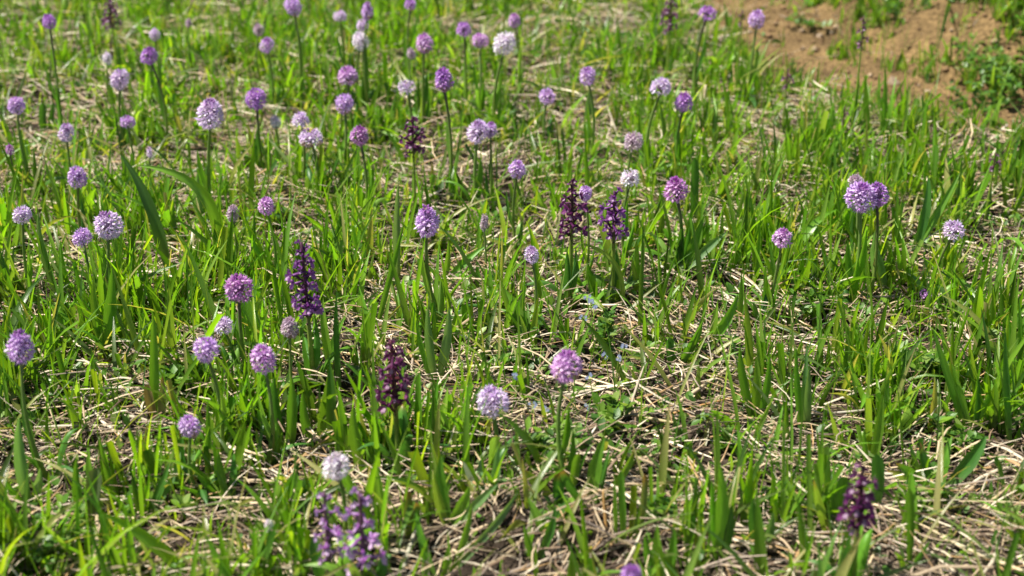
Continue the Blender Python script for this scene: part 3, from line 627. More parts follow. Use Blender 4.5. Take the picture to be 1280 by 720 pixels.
# ------------------------------------------------------------------ broad-leaved plants
# every leaf: foot x, y -> tip x, y in the photograph, width in px, sideways bow in px, depth offset of the tip (m), colour, tip colour, shape
GR, DG, LG, BG, YG, YE = (.11, .27, .022), (.06, .18, .025), (.17, .34, .03), (.15, .28, .10), (.23, .35, .045), (.45, .42, .10)
BR = (.28, .13, .05)
PLANTS = [
 ("plant with one straight and one arching broad leaf rising high at the upper left", [(212,345,150,192,15,10,.03,(.07,.16,.03),None,'lance'), (266,340,170,207,15,52,-.01,LG,None,'lance'), (208,330,186,262,8,-4,.0,LG,None,'lance')]),
 ("plant of upright green leaves in the tall grass left of the low pale head", [(130,445,140,335,16,6,.0,GR,None,'lance'), (132,445,118,345,12,-6,0,LG,None,'lance'), (134,446,86,410,13,14,-.02,DG,None,'lance'), (131,444,146,380,12,4,.01,BG,None,'lance')]),
 ("slim orchid bud stalk wrapped in brown-edged leaves in the straw at left", [(194,530,191,388,13,2,0,LG,None,'lance'), (196,530,186,480,13,-3,0,(.2,.16,.07),None,'blunt'), (200,531,203,470,12,4,0,(.17,.19,.07),BR,'lance')]),
 ("yellowish leaf lying left of the upright leaves at the left side", [(70,385,35,394,8,-5,-.01,YG,BR,'lance')]),
 ("upright blue-green leaf pair around the stalk below the sharp conical head", [(545,478,535,380,12,-6,0,BG,None,'lance'), (547,478,561,384,13,6,0,BG,None,'lance'), (541,478,520,400,8,-4,0,GR,None,'lance')]),
 ("tall narrow leaf crossing the grass left of the sharp conical head", [(498,360,498,225,10,-3,0,BG,None,'lance'), (470,410,505,278,8,3,0,GR,None,'lance')]),
 ("leaf slanting up to the right just right of the sharp conical head", [(555,362,607,308,12,-4,.02,GR,None,'lance'), (552,362,560,300,9,4,0,LG,None,'lance'), (548,362,522,322,10,-8,-.01,DG,None,'lance')]),
 ("squat pair of broad blunt leaves standing in straw right of centre", [(841,458,836,422,14,-3,0,DG,None,'blunt'), (846,458,878,402,13,6,.0,GR,None,'lance'), (850,458,856,432,9,2,0,LG,None,'lance')]),
 ("broad dark leaf leaning right beside the squat blunt pair", [(884,436,922,368,13,8,.01,GR,None,'lance'), (886,436,897,376,9,2,.01,LG,None,'lance')]),
 ("long leaf leaning right below the pink and purple head", [(846,345,908,290,12,6,.03,BG,None,'lance'), (848,345,880,270,12,4,0,GR,None,'lance'), (850,345,862,280,11,2,.01,DG,None,'lance')]),
 ("broad upright pale leaf below the violet head of the right trio", [(1107,368,1091,296,14,-2,0,BG,None,'lance'), (1108,368,1118,330,10,4,-.01,LG,None,'lance')]),
 ("upright leaf pair flanking the stem of the large lilac globe at right", [(1068,372,1060,300,11,-4,0,GR,None,'lance'), (1070,372,1082,318,10,4,0,LG,None,'lance')]),
 ("leaf lying flat toward the right edge below the pale dome", [(1228,330,1272,358,11,-6,-.03,LG,None,'lance'), (1226,332,1206,350,9,4,-.02,YG,None,'lance')]),
 ("spreading rosette of five pointed leaves in straw at the lower right", [(1168,616,1120,580,15,-12,-.02,GR,BR,'lance'), (1170,614,1150,553,12,-4,.01,DG,BR,'lance'), (1174,614,1190,545,14,-3,.03,GR,None,'lance'), (1178,614,1232,545,20,10,.02,DG,None,'lance'), (1166,616,1108,588,13,-4,.0,YG,BR,'lance')]),
 ("pale green leaf pointing left behind the spreading rosette at the lower right", [(1160,548,1104,571,12,-8,-.03,BG,None,'lance')]),
 ("round-tipped broad leaves rising behind the dark blurred spike at the lower right", [(1048,660,1052,596,26,-4,0,GR,None,'blunt'), (1092,645,1096,567,17,3,0,DG,None,'blunt'), (1034,664,1017,600,14,-6,-.01,YG,BR,'lance')]),
 ("green blade rising at the bottom right in front of the rosette", [(1136,712,1136,610,11,1,0,GR,None,'blunt'), (1137,712,1162,676,8,2,-.02,DG,None,'lance'), (1130,712,1118,690,8,2,-.02,LG,None,'lance')]),
 ("yellow dying leaf hanging among cut-leaved weeds at the right", [(1162,540,1168,472,9,2,.0,YE,YE,'lance'), (1168,490,1165,452,14,2,.01,GR,None,'blunt')]),
 ("long pair of green blades crossing at the right side above the rosette", [(1212,545,1166,410,11,-8,.02,GR,None,'lance'), (1214,545,1190,455,12,-4,.01,LG,None,'lance'), (1216,545,1222,470,9,3,0,DG,None,'lance')]),
 ("tall dark jointed blade at the right edge", [(1263,560,1256,410,9,-4,.0,DG,None,'lance'), (1262,560,1282,520,9,3,0,GR,None,'lance')]),
 ("cut hollow green stub with a dark brown top below the maroon spike", [(512,672,508,612,13,0,0,(.13,.17,.04),BR,'blunt'), (516,673,520,628,10,2,-.004,GR,BR,'blunt')]),
 ("broad leaves fanning up in the lower centre left of the sharp round head", [(562,655,552,568,16,-8,.02,GR,None,'lance'), (562,656,586,608,16,6,0,LG,None,'lance'), (558,656,542,592,12,-4,0,YG,None,'lance'), (566,656,622,605,12,8,.0,BG,None,'lance')]),
 ("grey-green folded leaves left of the stem of the sharp round head", [(612,622,603,572,14,-6,.02,BG,None,'lance'), (616,622,622,556,12,2,0,BG,None,'lance'), (614,624,579,577,14,-6,.02,(.14,.19,.10),None,'lance')]),
 ("two wide leaves right of the sharp round head's foot, one with a rolled brown tip", [(740,630,756,545,18,-5,.02,GR,None,'lance'), (748,628,792,560,14,14,.02,LG,BR,'lance'), (744,630,762,560,10,2,.01,DG,None,'lance')]),
 ("yellow-streaked brown-tipped leaves drooping at the foot of the sharp round head", [(692,622,655,587,15,-6,0,YG,BR,'lance'), (699,640,700,590,15,-2,-.01,DG,BR,'blunt'), (734,634,706,588,14,-10,-.01,DG,BR,'blunt')]),
 ("upright green blades beside a dark shadowed hollow in the lower centre", [(780,680,777,588,11,0,0,GR,None,'blunt'), (770,680,768,592,6,0,0,LG,None,'lance'), (799,672,806,592,9,2,0,(.13,.17,.05),BR,'blunt')]),
 ("upright leafy shoot with a rounded top in straw at the lower right of centre", [(899,700,899,578,18,4,0,LG,None,'lance'), (897,700,890,600,12,-5,0,GR,None,'lance'), (903,700,914,630,12,4,-.01,DG,None,'lance')]),
 ("broad dark leaves growing right of the leafy shoot at the bottom", [(948,690,942,622,14,-6,0,DG,None,'lance'), (952,690,966,640,12,4,0,BG,None,'lance'), (950,690,926,668,10,-4,-.01,LG,None,'lance')]),
 ("cluster of wide bright blades at the bottom edge right of the cut purple head", [(826,728,822,655,15,-2,0,LG,None,'lance'), (834,728,843,660,14,3,0,GR,None,'lance'), (818,728,806,668,12,-4,0,GR,None,'lance')]),
 ("long leaf pair crossing low at the bottom left of the cut purple head", [(672,700,694,632,12,6,.02,DG,None,'lance'), (690,676,660,622,13,-4,.01,LG,None,'lance'), (668,702,655,656,9,-2,0,GR,None,'lance')]),
 ("slanting green leaf under the blurred purple spikes at the bottom", [(545,720,520,640,12,-5,.02,GR,None,'lance'), (552,722,560,682,12,4,0,LG,None,'lance'), (530,724,528,690,10,2,0,GR,None,'lance')]),
 ("arched leaf reaching to the right at the bottom centre", [(565,712,648,612,12,20,.06,BG,None,'lance'), (566,712,590,625,10,6,.02,LG,None,'lance'), (572,678,605,684,12,-4,-.03,GR,YG,'lance')]),
 ("pair of pale flattened leaves left of the bottom purple spikes", [(320,618,362,595,12,-4,.02,BG,None,'lance'), (345,662,402,610,10,8,.03,BG,None,'lance'), (357,640,372,592,13,-5,0,GR,None,'blunt')]),
 ("thick light green leaf clasping the stem base of the brownish-topped cone at left", [(36,632,24,520,16,-6,0,BG,None,'lance'), (40,632,50,585,12,5,-.01,BG,None,'lance'), (34,634,6,600,10,-4,-.01,GR,None,'lance')]),
 ("broad dark leaf with a pale upper half at the lower left", [(120,668,122,585,22,-3,0,(.11,.15,.07),None,'blunt'), (108,665,96,572,13,-6,0,GR,None,'lance'), (131,640,112,560,13,-8,.02,LG,None,'lance')]),
 ("jointed stem with curving leaves rising in the lower left", [(150,640,124,545,9,-4,.01,LG,None,'lance'), (182,652,176,592,9,-2,0,YG,None,'lance'), (180,652,212,578,12,8,.01,DG,None,'lance'), (182,650,225,565,9,16,.03,BG,None,'lance')]),
 ("leaf bundle spreading both ways left of the bottom purple spikes", [(285,630,242,575,10,-14,.01,LG,None,'lance'), (285,630,272,560,11,-3,0,GR,None,'lance'), (288,628,292,565,11,3,.02,DG,None,'lance'), (286,630,222,608,10,-12,-.02,GR,None,'lance')]),
 ("low shaded broad leaves behind the dark hollow at the lower left", [(245,640,215,618,16,-6,-.01,BG,None,'lance'), (252,642,232,620,14,-4,.01,DG,None,'lance')]),
 ("tall upright blade with a bud left of the small low lilac head", [(232,600,229,548,14,-2,0,DG,None,'blunt'), (262,590,260,500,8,0,0,GR,None,'lance')]),
 ("wide leaves around the stem of the dark-based head left of centre", [(352,560,343,470,16,-6,.0,DG,None,'lance'), (362,562,364,470,15,3,0,GR,None,'lance'), (350,562,322,512,11,-6,0,LG,None,'lance')]),
 ("bright broad leaves massed left of the maroon spike", [(398,560,412,455,20,8,.01,LG,None,'lance'), (404,560,428,500,16,4,0,GR,None,'lance'), (390,560,378,490,13,-5,0,GR,None,'lance')]),
 ("bright folded leaves standing at the foot of the maroon spike", [(452,590,442,508,16,-5,0,LG,None,'lance'), (462,592,470,520,13,2,.01,GR,None,'lance'), (452,634,427,575,13,-8,-.02,GR,None,'lance')]),
 ("tall leaf blades right of the maroon spike", [(524,560,525,465,12,0,0,GR,None,'blunt'), (540,560,560,485,12,5,.02,LG,None,'lance'), (532,562,548,470,9,3,.01,GR,None,'lance')]),
 ("long narrow dark leaf rising beside the tall loose purple spike", [(425,495,421,362,9,-2,0,DG,None,'lance'), (412,470,432,395,12,-4,.02,GR,None,'lance'), (416,470,404,372,11,-4,.02,LG,None,'lance')]),
 ("slender green leaf arching left over the straw between the dark spikes and the centre", [(776,390,715,302,7,30,.02,YG,None,'lance')]),
 ("leaf pair at the foot of the two dark spikes in the middle", [(792,370,795,300,9,3,0,LG,None,'lance'), (804,372,790,322,7,-4,0,YG,None,'lance'), (748,372,735,330,11,-4,0,GR,None,'lance')]),
 ("upright blunt leaf right of the upper dark spike pair", [(866,285,868,197,11,1,0,DG,None,'blunt'), (868,285,880,225,8,3,0,LG,None,'lance')]),
 ("wide shaded leaf crossing the grass near the right edge of the middle", [(1135,330,1160,220,13,10,.04,DG,None,'lance'), (1130,330,1200,215,11,8,.05,GR,None,'lance'), (1132,330,1120,262,10,-4,0,GR,None,'lance')]),
 ("vertical leaf stack along a stem at the upper left below the large pale globe", [(252,282,247,215,12,-4,0,BG,None,'lance'), (254,282,262,232,10,4,0,GR,None,'lance')]),
 ("upright leaves at the foot of the dark-topped far left stem", [(57,178,53,128,10,-2,0,DG,None,'blunt'), (60,178,66,125,8,3,0,DG,None,'lance')]),
 ("curved leaf left of the pale head pair at the left side", [(78,380,48,265,10,-10,.01,BG,None,'lance'), (92,372,76,300,9,-5,0,GR,None,'lance')]),
 ("wide leaf under the lone lilac head near the top right of centre", [(762,160,735,128,13,-6,0,DG,None,'blunt'), (735,172,737,112,10,-2,0,BG,None,'lance')]),
 ("long curved leaf over the bank beyond the path", [(1150,36,1175,-4,9,-8,.03,BG,None,'lance'), (1194,30,1183,-8,8,-5,.03,BG,None,'lance'), (1180,50,1170,70,8,0,-.03,GR,None,'lance')]),
 ("upright dark blades at the path's rim", [(1102,175,1106,82,9,1,0,GR,None,'lance'), (1086,175,1082,92,8,-2,0,LG,None,'lance'), (1160,180,1152,118,9,-2,0,DG,None,'lance')]),
 ("narrow upright leaves standing right of the pinkish head at right", [(960,400,956,345,10,-3,0,GR,None,'lance'), (1000,540,1008,430,9,3,0,BG,None,'lance')]),
 ("tapering upright leaf with a folded edge right of the straw gap", [(1008,545,1012,455,13,-3,0,BG,None,'lance'), (1002,545,995,430,9,-4,0,GR,None,'lance')]),
 ("slanting pointed leaf low in the straw at right", [(1088,590,1103,492,13,3,.0,LG,None,'lance'), (1085,592,1080,535,8,-3,0,GR,None,'lance')]),
 ("lush leaves near the foot of the straw gap at right", [(940,530,945,445,13,4,0,LG,None,'lance'), (944,530,925,432,12,-8,0,GR,None,'lance'), (948,530,962,440,10,4,0,GR,None,'lance')]),
 ("tilted leaf low beside the tan straws right of centre", [(930,540,888,512,12,-6,-.02,LG,None,'lance')]),
]
for i, (lab, leaves) in enumerate(PLANTS):
    f0 = leaves[0]; g0 = ground(f0[0], f0[1]); root = thing("broad_leaved_plant", lab, "plant", g0, "broad-leaved plants without flowers")
    CLEAR.append((g0.x, g0.y, .03 if i == 0 else .024, .12 if i == 0 else .08, .08 if i == 0 else .15))
    for j, (bx, by, tx, ty, wp, bow, dy, col, tipc, shp) in enumerate(leaves):
        b = ground(bx, by) - Vector((0, 0, .003)); r_ = ray(tx, ty)
        dy2 = dy + R.uniform(-.006, .006)
        tpar = (b.y + dy2) / r_.y; tip = Vector((r_.x * tpar, r_.y * tpar, H + r_.z * tpar))
        gzt = float(hgt(tip.x, tip.y)) + .004
        if tip.z < gzt: tip = at_h(tx, ty, gzt)
        sc = depth(b) / F
        mid = (b + tip) / 2 + Vector((bow * sc * 1.5, 0, abs(bow) * sc * .9 + (tip - b).length * .10))
        dv = (tip - b).normalized(); side = dv.cross(Vector((R.uniform(-.4, .4), -1, .25))).normalized()
        tp = tipc
        link("leaf", leaf_mesh(b - g0, mid - g0, tip - g0, wp * sc * .92, side, 4000 + i * 10 + j, col, .32, .12, 14, shp, tp), root)

# ------------------------------------------------------------------ small-leaved weeds
def weed(x, y, rad_px, hh, n, sz, lab, pal=(4, 3, 3, 2), name="leafy_weed", cat="weed", grp="small-leaved weeds"):
    g0 = ground(x, y); sc = depth(g0) / F; rad = rad_px * sc
    ns = max(4, n // 14); mb = MB(); P = []
    for k in range(ns):
        a = R.uniform(0, 6.28); q = rad * math.sqrt(R.random()); zt = hh * R.uniform(.5, 1)
        p0 = Vector((q * .3 * math.cos(a), q * .3 * math.sin(a), -.004)); p1 = Vector((q * math.cos(a), q * math.sin(a), zt))
        pts = bez(p0, p0.lerp(p1, .5) + Vector((0, 0, zt * .25)), p1, 5); mb.tube(pts, [.0008] * 5 + [.0004], [jit(GRN0, .2)] * 6, 4)
        for m in range(n // ns): P.append(pts[0].lerp(pts[-1], 0) if False else pts[1 + m % 5] + Vector((R.uniform(-.003, .003), R.uniform(-.003, .003), R.uniform(-.002, .003))))
    root = thing(name, lab, cat, g0, grp); link("stems", mb.mesh("stems", M_STEM), root)['kind'] = 'stuff'
    P = np.array([tuple(p) for p in P]); V, Q, Cc, U = leaflets(len(P), P, rng.uniform(.7, 1.3, len(P)) * sz, PAL_L, pal, (-.2, 1.0))
    link("foliage", np_mesh("foliage", V, Q, Cc, U, M_LEAF), root)['kind'] = 'stuff'
    return root
WEEDS = [
 (700,575,50,.030,260,.013,"mat of narrow-leaved bedstraw around the foot of the sharp round head"),
 (760,535,34,.025,150,.013,"narrow-leaved weed patch right of the sharp round head's stem"),
 (745,440,26,.045,130,.011,"upright feathery weed tuft under the blue flowers in the middle"),
 (640,460,26,.02,90,.012,"grey-green creeping weed left of the sharp round head"),
 (1150,480,36,.045,200,.014,"cut-leaved weed clump around the yellow dying leaf at right"),
 (1150,635,26,.025,80,.012,"small divided-leaf weed in front of the spreading rosette"),
 (235,485,26,.025,110,.014,"low leafy weed right of the wrapped bud stalk at left"),
 (205,440,22,.02,80,.012,"small leafy weed under the bud stalk in straw at left"),
 (825,650,24,.02,80,.011,"low round-leaved weed in straw near the bottom right of centre"),
 (905,560,26,.02,70,.012,"low weed behind the leafy shoot right of centre"),
 (1015,395,30,.022,100,.011,"grey fine-leaved weed in the straw left of the trio at right"),
 (60,690,70,.035,200,.010,"thick leafy clump filling the lower left corner"),
 (585,385,30,.02,90,.012,"small-leaved weed right of the blue-green leaf pair"),
 (1245,430,30,.03,120,.014,"leafy weed at the right edge above the dark jointed blade"),
 (960,640,30,.02,90,.013,"small-leaved weed right of the bottom leafy shoot"),
 (690,655,26,.018,70,.012,"low weed beside the drooping brown-tipped leaves"),
 (340,400,24,.03,90,.014,"leafy weed left of the tall loose purple spike"),
 (1195,560,30,.03,130,.013,"fine-leaved weed behind the spreading rosette at the right"),
 (300,500,26,.02,90,.012,"sprawling weed right of the round lilac head's stem"),
 (460,560,30,.02,90,.012,"low weed between the white head and the maroon spike"),
]
for wd in WEEDS: weed(*wd)
weed(1275,100,105,.05,1100,.012,"low dark leafy bush at the right edge beyond the path", (4, 3, 4, 1), "leafy_bush", "bush", None)
weed(1225,135,60,.03,160,.013,"low dark weeds at the rim of the path below the bush", (3, 1, 5, 0))
weed(1130,28,50,.03,90,.012,"low green weeds on the bank beyond the path", (3, 3, 3, 1))
weed(1010,30,50,.02,70,.012,"small green weeds at the far rim of the path", (4, 3, 2, 1))
weed(1190,60,50,.03,110,.013,"trailing weeds on the bank left of the dark bush", (4, 3, 2, 1))

# blue forget-me-nots ------------------------------------------------
BLUE = [(745,455,[(738,378),(742,386),(729,396),(734,372)],"tall tiny blue-flowered stem right of the sharp round head"),
        (765,500,[(757,446),(774,447),(781,434)],"tiny blue flowers on thin stems over the straw right of the sharp round head"),
        (745,520,[(737,470),(735,508)],"tiny blue flowers beside the stem of the sharp round head"),
        (672,545,[(666,507),(683,511),(645,469)],"tiny blue flowers left of the stem of the sharp round head")]
for bx, by, fl, lab in BLUE:
    g0 = ground(bx, by); root = thing("blue_wildflower", lab, "wildflower", g0, "tiny blue flowers")
    for fx, fy in fl:
        r_ = ray(fx, fy); tp = (g0.y + R.uniform(-.01, .02)) / r_.y; p = Vector((r_.x * tp, r_.y * tp, max(H + r_.z * tp, g0.z + .01))) - g0
        mb = MB(); mb.tube(bez(Vector((0, 0, -.003)), Vector((p.x * .6, p.y * .5, p.z * .6)), p, 6), [.0006] * 7, [GRN0] * 7, 5); link("stem", mb.mesh("stem", M_STEM), root)
        mb = MB()
        for q in range(5):
            c = Vector((R.uniform(-.0035, .0035), R.uniform(-.0035, .0035), R.uniform(-.003, .003)))
            for a in range(5):
                an = a * 1.2566; dv = Vector((math.cos(an), math.sin(an) * .6 - .2, math.sin(an) * .7)).normalized()
                mb.kite(c, c + dv * .0019, .0016, dv.cross(Vector((0, -1, .6))).normalized(), Vector((0, -.8, .6)), (.34, .40, .56), (.25, .30, .48), .1, .6)
        link("flower_cluster", mb.mesh("flower_cluster", M_PETAL, False), root, p)['kind'] = 'stuff'

# ------------------------------------------------------------------ single dry stalks one can pick out
PALE, TAN, GRY, ORG, WHT = (.56, .48, .30), (.46, .36, .20), (.44, .40, .33), (.44, .25, .09), (.72, .68, .56)
STALKS = [
 (843,501,919,454,5.5,PALE,"thick pale stalk slanting across the straw patch right of centre"),
 (865,482,893,447,3,TAN,"thin stalk crossing above the thick pale one right of centre"),
 (760,507,776,476,3,PALE,"short pale stalk leaning beside the tiny blue flowers"),
 (739,542,752,520,3,WHT,"short whitish stalk right of the sharp round head's stem"),
 (775,511,846,535,5,TAN,"tan stalk running right from the tiny blue flowers' foot"),
 (842,514,938,497,3.5,ORG,"long thin orange-tan stalk under the thick pale one"),
 (928,381,951,371,5,GRY,"short greyish stalk end above the broad leaning dark leaf"),
 (645,408,651,363,4,TAN,"upright dry stalk left of the foot of the dark spikes"),
 (1200,387,1264,379,5.5,GRY,"thick grey stalk at the right edge below the pale dome"),
 (1196,374,1240,360,3,PALE,"thin pale stalk just above the thick grey one at the right edge"),
 (1020,452,1102,441,4,PALE,"long pale stalk lying in the straw right of the straw gap"),
 (1056,475,1122,479,5,ORG,"orange-brown stalk lying flat right of centre"),
 (1008,515,1080,516,4,GRY,"grey-tan stalk below the orange-brown one at right"),
 (1177,667,1282,716,6,PALE,"thick pale stalk in the bottom right corner"),
 (1155,632,1187,646,5,TAN,"short tan stalk just below the spreading rosette"),
 (1018,704,1042,680,7,PALE,"broad pale stalk at the bottom left of the dark blurred spike"),
 (1230,630,1262,611,5,TAN,"tan stalk near the right edge beside the rosette"),
 (1037,647,1046,667,3.5,WHT,"short whitish stalk left of the dark blurred spike's stem"),
 (754,612,759,662,4.5,ORG,"tan bent stalk in front of the two wide leaves at bottom centre"),
 (698,664,702,702,6,GRY,"upright grey stalk at the bottom below the drooping leaves"),
 (640,566,692,559,3,PALE,"thin pale stalk left of the sharp round head's lower stem"),
 (376,616,447,607,4,WHT,"whitish stalk behind the blurred purple spikes"),
 (484,633,544,619,5,PALE,"pale stalk right of the blurred purple spikes"),
 (468,702,520,679,5.5,PALE,"pale stalk slanting at the bottom right of the blurred purple spikes"),
 (505,707,525,650,6,GRY,"broad grey-white stalk below the cut green stub"),
 (578,538,604,582,3.5,TAN,"tan stalk slanting down left of the grey-green folded leaves"),
 (-4,594,97,559,4,TAN,"long tan stalk reaching in from the left edge"),
 (87,692,99,668,4.5,PALE,"short pale stalk in the lower left corner clump"),
 (146,446,186,478,3.5,TAN,"thin stalk slanting down right beside the wrapped bud stalk, left one of two"),
 (160,432,192,462,3.5,PALE,"thin stalk slanting down right beside the wrapped bud stalk, right one of two"),
 (98,454,142,457,4,PALE,"flat pale stalk left of the wrapped bud stalk"),
 (120,503,141,491,5,GRY,"short grey stalk end left of the wrapped bud stalk's foot"),
 (201,484,227,509,4.5,(.16,.14,.12),"dark weathered stalk right of the wrapped bud stalk's foot"),
 (274,477,309,458,3.5,TAN,"tan stalk right of the round lilac head"),
 (569,460,607,462,6,PALE,"short thick pale stalk left of the sharp round head"),
 (588,449,631,416,7,PALE,"wide pale dry blade left of the sharp round head pointing up right"),
 (574,379,597,364,5,WHT,"short white stalk right of the blue-green leaf pair's tips"),
 (468,385,537,393,4,TAN,"long tan stalk behind the blue-green leaf pair"),
 (659,298,683,279,6.5,WHT,"bright whitish stalk just left of the darkest spike's stem"),
 (931,301,956,284,4,PALE,"pale stalk in the grass left of the pinkish head at right"),
 (1026,303,1048,266,4.5,WHT,"bent whitish stalk left of the large lilac globe's stem"),
 (876,160,882,106,4.5,PALE,"upright pale dead stalk right of the purple head at the upper right"),
 (478,92,508,66,7,(.40,.44,.18),"yellowish flattened blade left of the small faded pink head near the top"),
 (466,108,497,91,5,TAN,"tan stalk below the yellowish flattened blade near the top"),
 (265,83,284,72,9,PALE,"short thick pale stub at the upper left right of the purple head"),
 (-2,149,20,149,6,WHT,"white straw end at the left edge"),
 (1234,168,1259,158,4,(.58,.45,.38),"pinkish pale straw at the path's rim near the right edge"),
 (620,420,640,400,4,TAN,"short tan stalk above the grey-green creeping weed"),
 (556,585,600,600,4,TAN,"tan stalk left of the fan of broad leaves in the lower centre"),
 (810,590,870,598,4,PALE,"pale stalk across the dark straw left of the leafy shoot"),
 (850,620,885,612,4,GRY,"grey stalk beside the leafy shoot at the lower right of centre"),
]
for i, (x0, y0, x1, y1, wp, col, lab) in enumerate(STALKS):
    up = R.uniform(.010, .018); a = ground(x0, y0, up); b = ground(x1, y1, up)
    steep = abs(x1 - x0) < abs(y1 - y0) * .35
    if steep:
        lo, hi = ((x0, y0), (x1, y1)) if y0 > y1 else ((x1, y1), (x0, y0)); a = ground(lo[0], lo[1]); r_ = ray(*hi); tp = (a.y + .015) / r_.y; b = Vector((r_.x * tp, r_.y * tp, H + r_.z * tp)); a.z -= .003
    if up and not steep: b.z += R.uniform(0, .006); a.z -= R.uniform(0, .006)
    wid = wp * depth(a) / F; c0 = (a + b) / 2; n = 8; r = random.Random(6000 + i)
    sag = Vector((r.uniform(-1, 1), r.uniform(-1, 1), -.4)) * (b - a).length * .06
    pts = bez(a - c0, sag, b - c0, n); mb = MB(); cc = jit(col, .1, r)
    mb.tube(pts, [wid / 2 * (1 - .3 * t / n + (.12 if t in (3,) else 0)) for t in range(n + 1)], [jit(cc, .12, r) for t in range(n + 1)], 7)
    o = link("dry_stalk", mb.mesh("dry_stalk", M_STRAW), None, c0); tag(o, lab, "dry stalk", "single dry stalks in the straw")

# ------------------------------------------------------------------ stones and crumbs on the path
for x, y, wp, lab in [(1024,46,12,"pale pebble on the bare path near its far rim"), (1040,44,9,"small pebble right of a pale one on the bare path"), (1116,103,20,"pinkish stone at the near rim of the bare path"), (1160,118,13,"tan stone on the bare path near the right"), (1190,52,12,"pebble on the bank beyond the path")]:
    p = ground(x, y); wd = wp * depth(p) / F; mb = MB(); mb.ball((0, 0, wd * .15), wd / 2, wd * .32, (.26, .19, .13), (.34, .26, .18), 12, 8)
    r = random.Random(x); q = [Vector((r.uniform(-1, 1), r.uniform(-1, 1), r.uniform(-1, 1))).normalized() for _ in range(9)]
    for k, v in enumerate(mb.V):
        vv = Vector(v); 
        for dq in q:
            e = vv.dot(dq) - wd * .30
            if e > 0: vv -= dq * e
        mb.V[k] = tuple(vv)
    o = link("pebble", mb.mesh("pebble", M_STONE, False), None, p); o.rotation_euler.z = r.uniform(0, 6); tag(o, lab, "stone", "pebbles on the path")
NC = 5200
x = rng.uniform(.1, 1.6, NC * 4); y = rng.uniform(1.5, 4.2, NC * 4); d = pdist(x, y); k = (d > -.03) & (d < PW + .3); x, y = x[k][:NC], y[k][:NC]; n = len(x)
s = rng.gamma(1.6, .0016, n).clip(.0006, .009); 
oct_ = np.array([(1, 0, 0), (0, 1, 0), (-1, 0, 0), (0, -1, 0), (0, 0, .8), (0, 0, -.6)]); ft = np.array([(0, 1, 4), (1, 2, 4), (2, 3, 4), (3, 0, 4), (1, 0, 5), (2, 1, 5), (3, 2, 5), (0, 3, 5)])
V = oct_[None] * s[:, None, None] * rng.uniform(.6, 1.3, (n, 6, 1)) + np.c_[x, y, hgt(x, y) + s * .3][:, None]
an = rng.uniform(0, 6.28, n)
Q = (ft[None] + (np.arange(n) * 6)[:, None, None]).reshape(-1, 3)
cc = np.repeat(pick(n, np.array([(.21, .13, .065), (.15, .09, .045), (.30, .22, .14)]), (4, 3, 2)), 6, 0)
tag(link("soil_crumbs", np_mesh("soil_crumbs", V.reshape(-1, 3), Q, cc, None, M_STONE, False)), "loose brown soil crumbs and grit on the bare path", "soil", kind='stuff')

# ------------------------------------------------------------------ meadow grass, thinner right beside the orchids and broad leaves
def opening(x, y):
    k = np.ones_like(x)
    for cx, cy, hw, reach, left in CLEAR:
        m = (np.abs(x - cx) < hw) & (y < cy + .004) & (y > cy - reach); k[m] = np.minimum(k[m], left)
    return k
PAL_G = np.array([(.155, .32, .012), (.088, .22, .010), (.036, .115, .012), (.27, .39, .020), (.11, .275, .018), (.19, .32, .05)])
parts = []
# standing grass, in sprigs of 3 to 6 blades from one foot
NS = 12800
sp = sample(NS, lambda x, y: (green(x, y)[0] ** 1.45) * clump(x, y) * opening(x, y))
cnt = rng.integers(2, 6, NS); idx = np.repeat(np.arange(NS), cnt); N_ = len(idx)
root = sp[idx] + rng.normal(0, .0045, (N_, 2)); zz = hgt(root[:, 0], root[:, 1]) - .004
gd = green(sp[:, 0], sp[:, 1])[0][idx]
L = (rng.gamma(8, .0090, N_)) * (.62 + .55 * gd); L = (L * (.60 + .38 * (1 - sstep(1.4, 2.5, root[:, 1])))).clip(.020, .16)
W = rng.uniform(.0026, .0074, N_) * (.75 + 3.0 * L)
Wsel = rng.random(N_) < .16; W = np.where(Wsel, W * 1.55, W)
lean = np.abs(rng.normal(.06, .20, N_)); bend = rng.gamma(1.25, .42, N_)
blunt = rng.random(N_) < .24; bend = np.where(blunt, bend * .4, bend); L = np.where(blunt, L * .75, L)
c1 = pick(N_, PAL_G, (6, 5, 3, 2, 4, 2)); 
sprc = (1 + rng.normal(0, .16, (NS, 1)))[idx]; c1 = c1 * sprc
c0 = c1 * .5 + np.array([.20, .25, .07]) * .5
dry = rng.random(N_) < .05; c1[dry] = np.array([.42, .36, .16]) * rng.uniform(.7, 1.2, (dry.sum(), 1))
parts.append(vblades(N_, np.c_[root, zz], rng.uniform(0, 2 * np.pi, N_), L, W, lean, bend, c0, c1, 5, blunt, .42, rng.normal(0, .7, N_)))
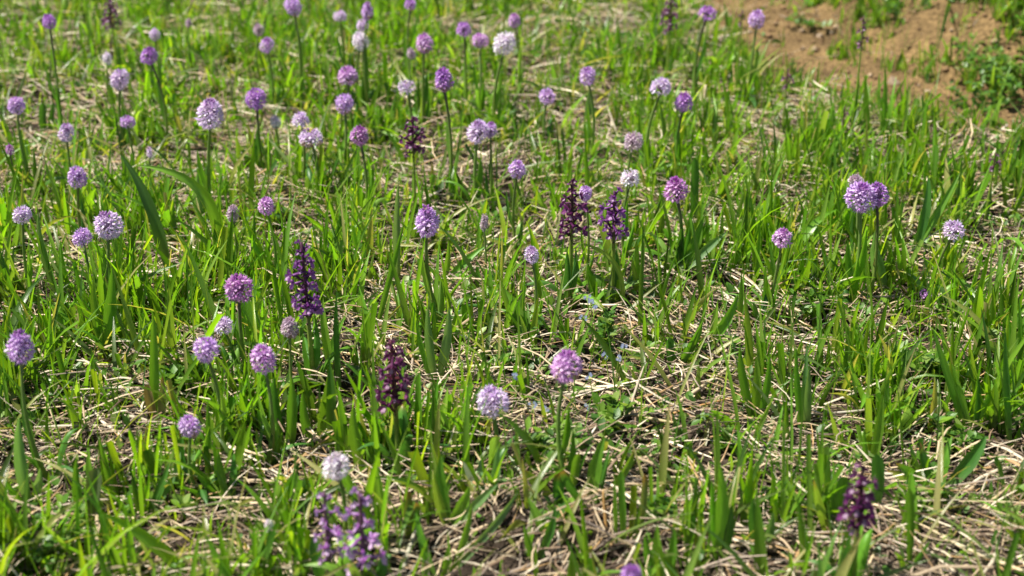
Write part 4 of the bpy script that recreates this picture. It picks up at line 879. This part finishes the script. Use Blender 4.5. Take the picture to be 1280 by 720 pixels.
# fine upright wisps
N2 = 7500
sp = sample(N2, lambda x, y: green(x, y)[0] * clump(x + .3, y) * opening(x, y))
L = rng.gamma(7, .0095, N2).clip(.02, .14)
c1 = pick(N2, PAL_G, (5, 4, 2, 3, 3, 3))
parts.append(vblades(N2, np.c_[sp, hgt(sp[:, 0], sp[:, 1]) - .003], rng.uniform(0, 6.28, N2), L, rng.uniform(.0009, .0019, N2), np.abs(rng.normal(.1, .2, N2)), rng.gamma(1.5, .25, N2), c1 * .8 + .03, c1, 4, None, .3, rng.normal(0, .5, N2)))
# short new blades and cut stubs low down
N4 = 17000
sp = sample(N4, lambda x, y: (.12 + green(x, y)[0]) * (1 - green(x, y)[1]) * (.5 + .5 * sstep(1.3, 2.4, y)) * (.3 + .7 * clump(x, y + .5)))
c1 = pick(N4, PAL_G, (6, 4, 2, 4, 4, 3))
parts.append(vblades(N4, np.c_[sp, hgt(sp[:, 0], sp[:, 1]) - .003], rng.uniform(0, 6.28, N4), rng.uniform(.012, .042, N4), rng.uniform(.002, .0052, N4), np.abs(rng.normal(.25, .3, N4)), rng.gamma(1.5, .4, N4), c1 * .8 + .03, c1, 3, rng.random(N4) < .35, .4, rng.normal(0, .7, N4)))
# bent and flattened green blades lying among the straw
N3 = 4200
sp = sample(N3, lambda x, y: .2 + green(x, y)[0] * .6 * (1 - green(x, y)[1]))
sp = sp[pdist(sp[:, 0], sp[:, 1]) < .0]; N3 = len(sp)
L = rng.gamma(8, .0085, N3).clip(.02, .15); c1 = pick(N3, np.array([(.22, .25, .06), (.13, .19, .05), (.32, .31, .12), (.09, .15, .04)]), (4, 4, 3, 3))
parts.append(vblades(N3, np.c_[sp, hgt(sp[:, 0], sp[:, 1]) + .002], rng.uniform(0, 6.28, N3), L, rng.uniform(.0025, .0065, N3), rng.uniform(.5, 1.0, N3), rng.uniform(.3, 1.0, N3), c1 * .9, c1, 5, None, .4, rng.normal(0, .8, N3)))
V, Q, Cc, U = join(parts)
tag(link("grass", np_mesh("grass", V, Q, Cc, U, M_GRASS)), "bright green meadow grass standing in tufts between the orchids", "grass", kind='stuff')
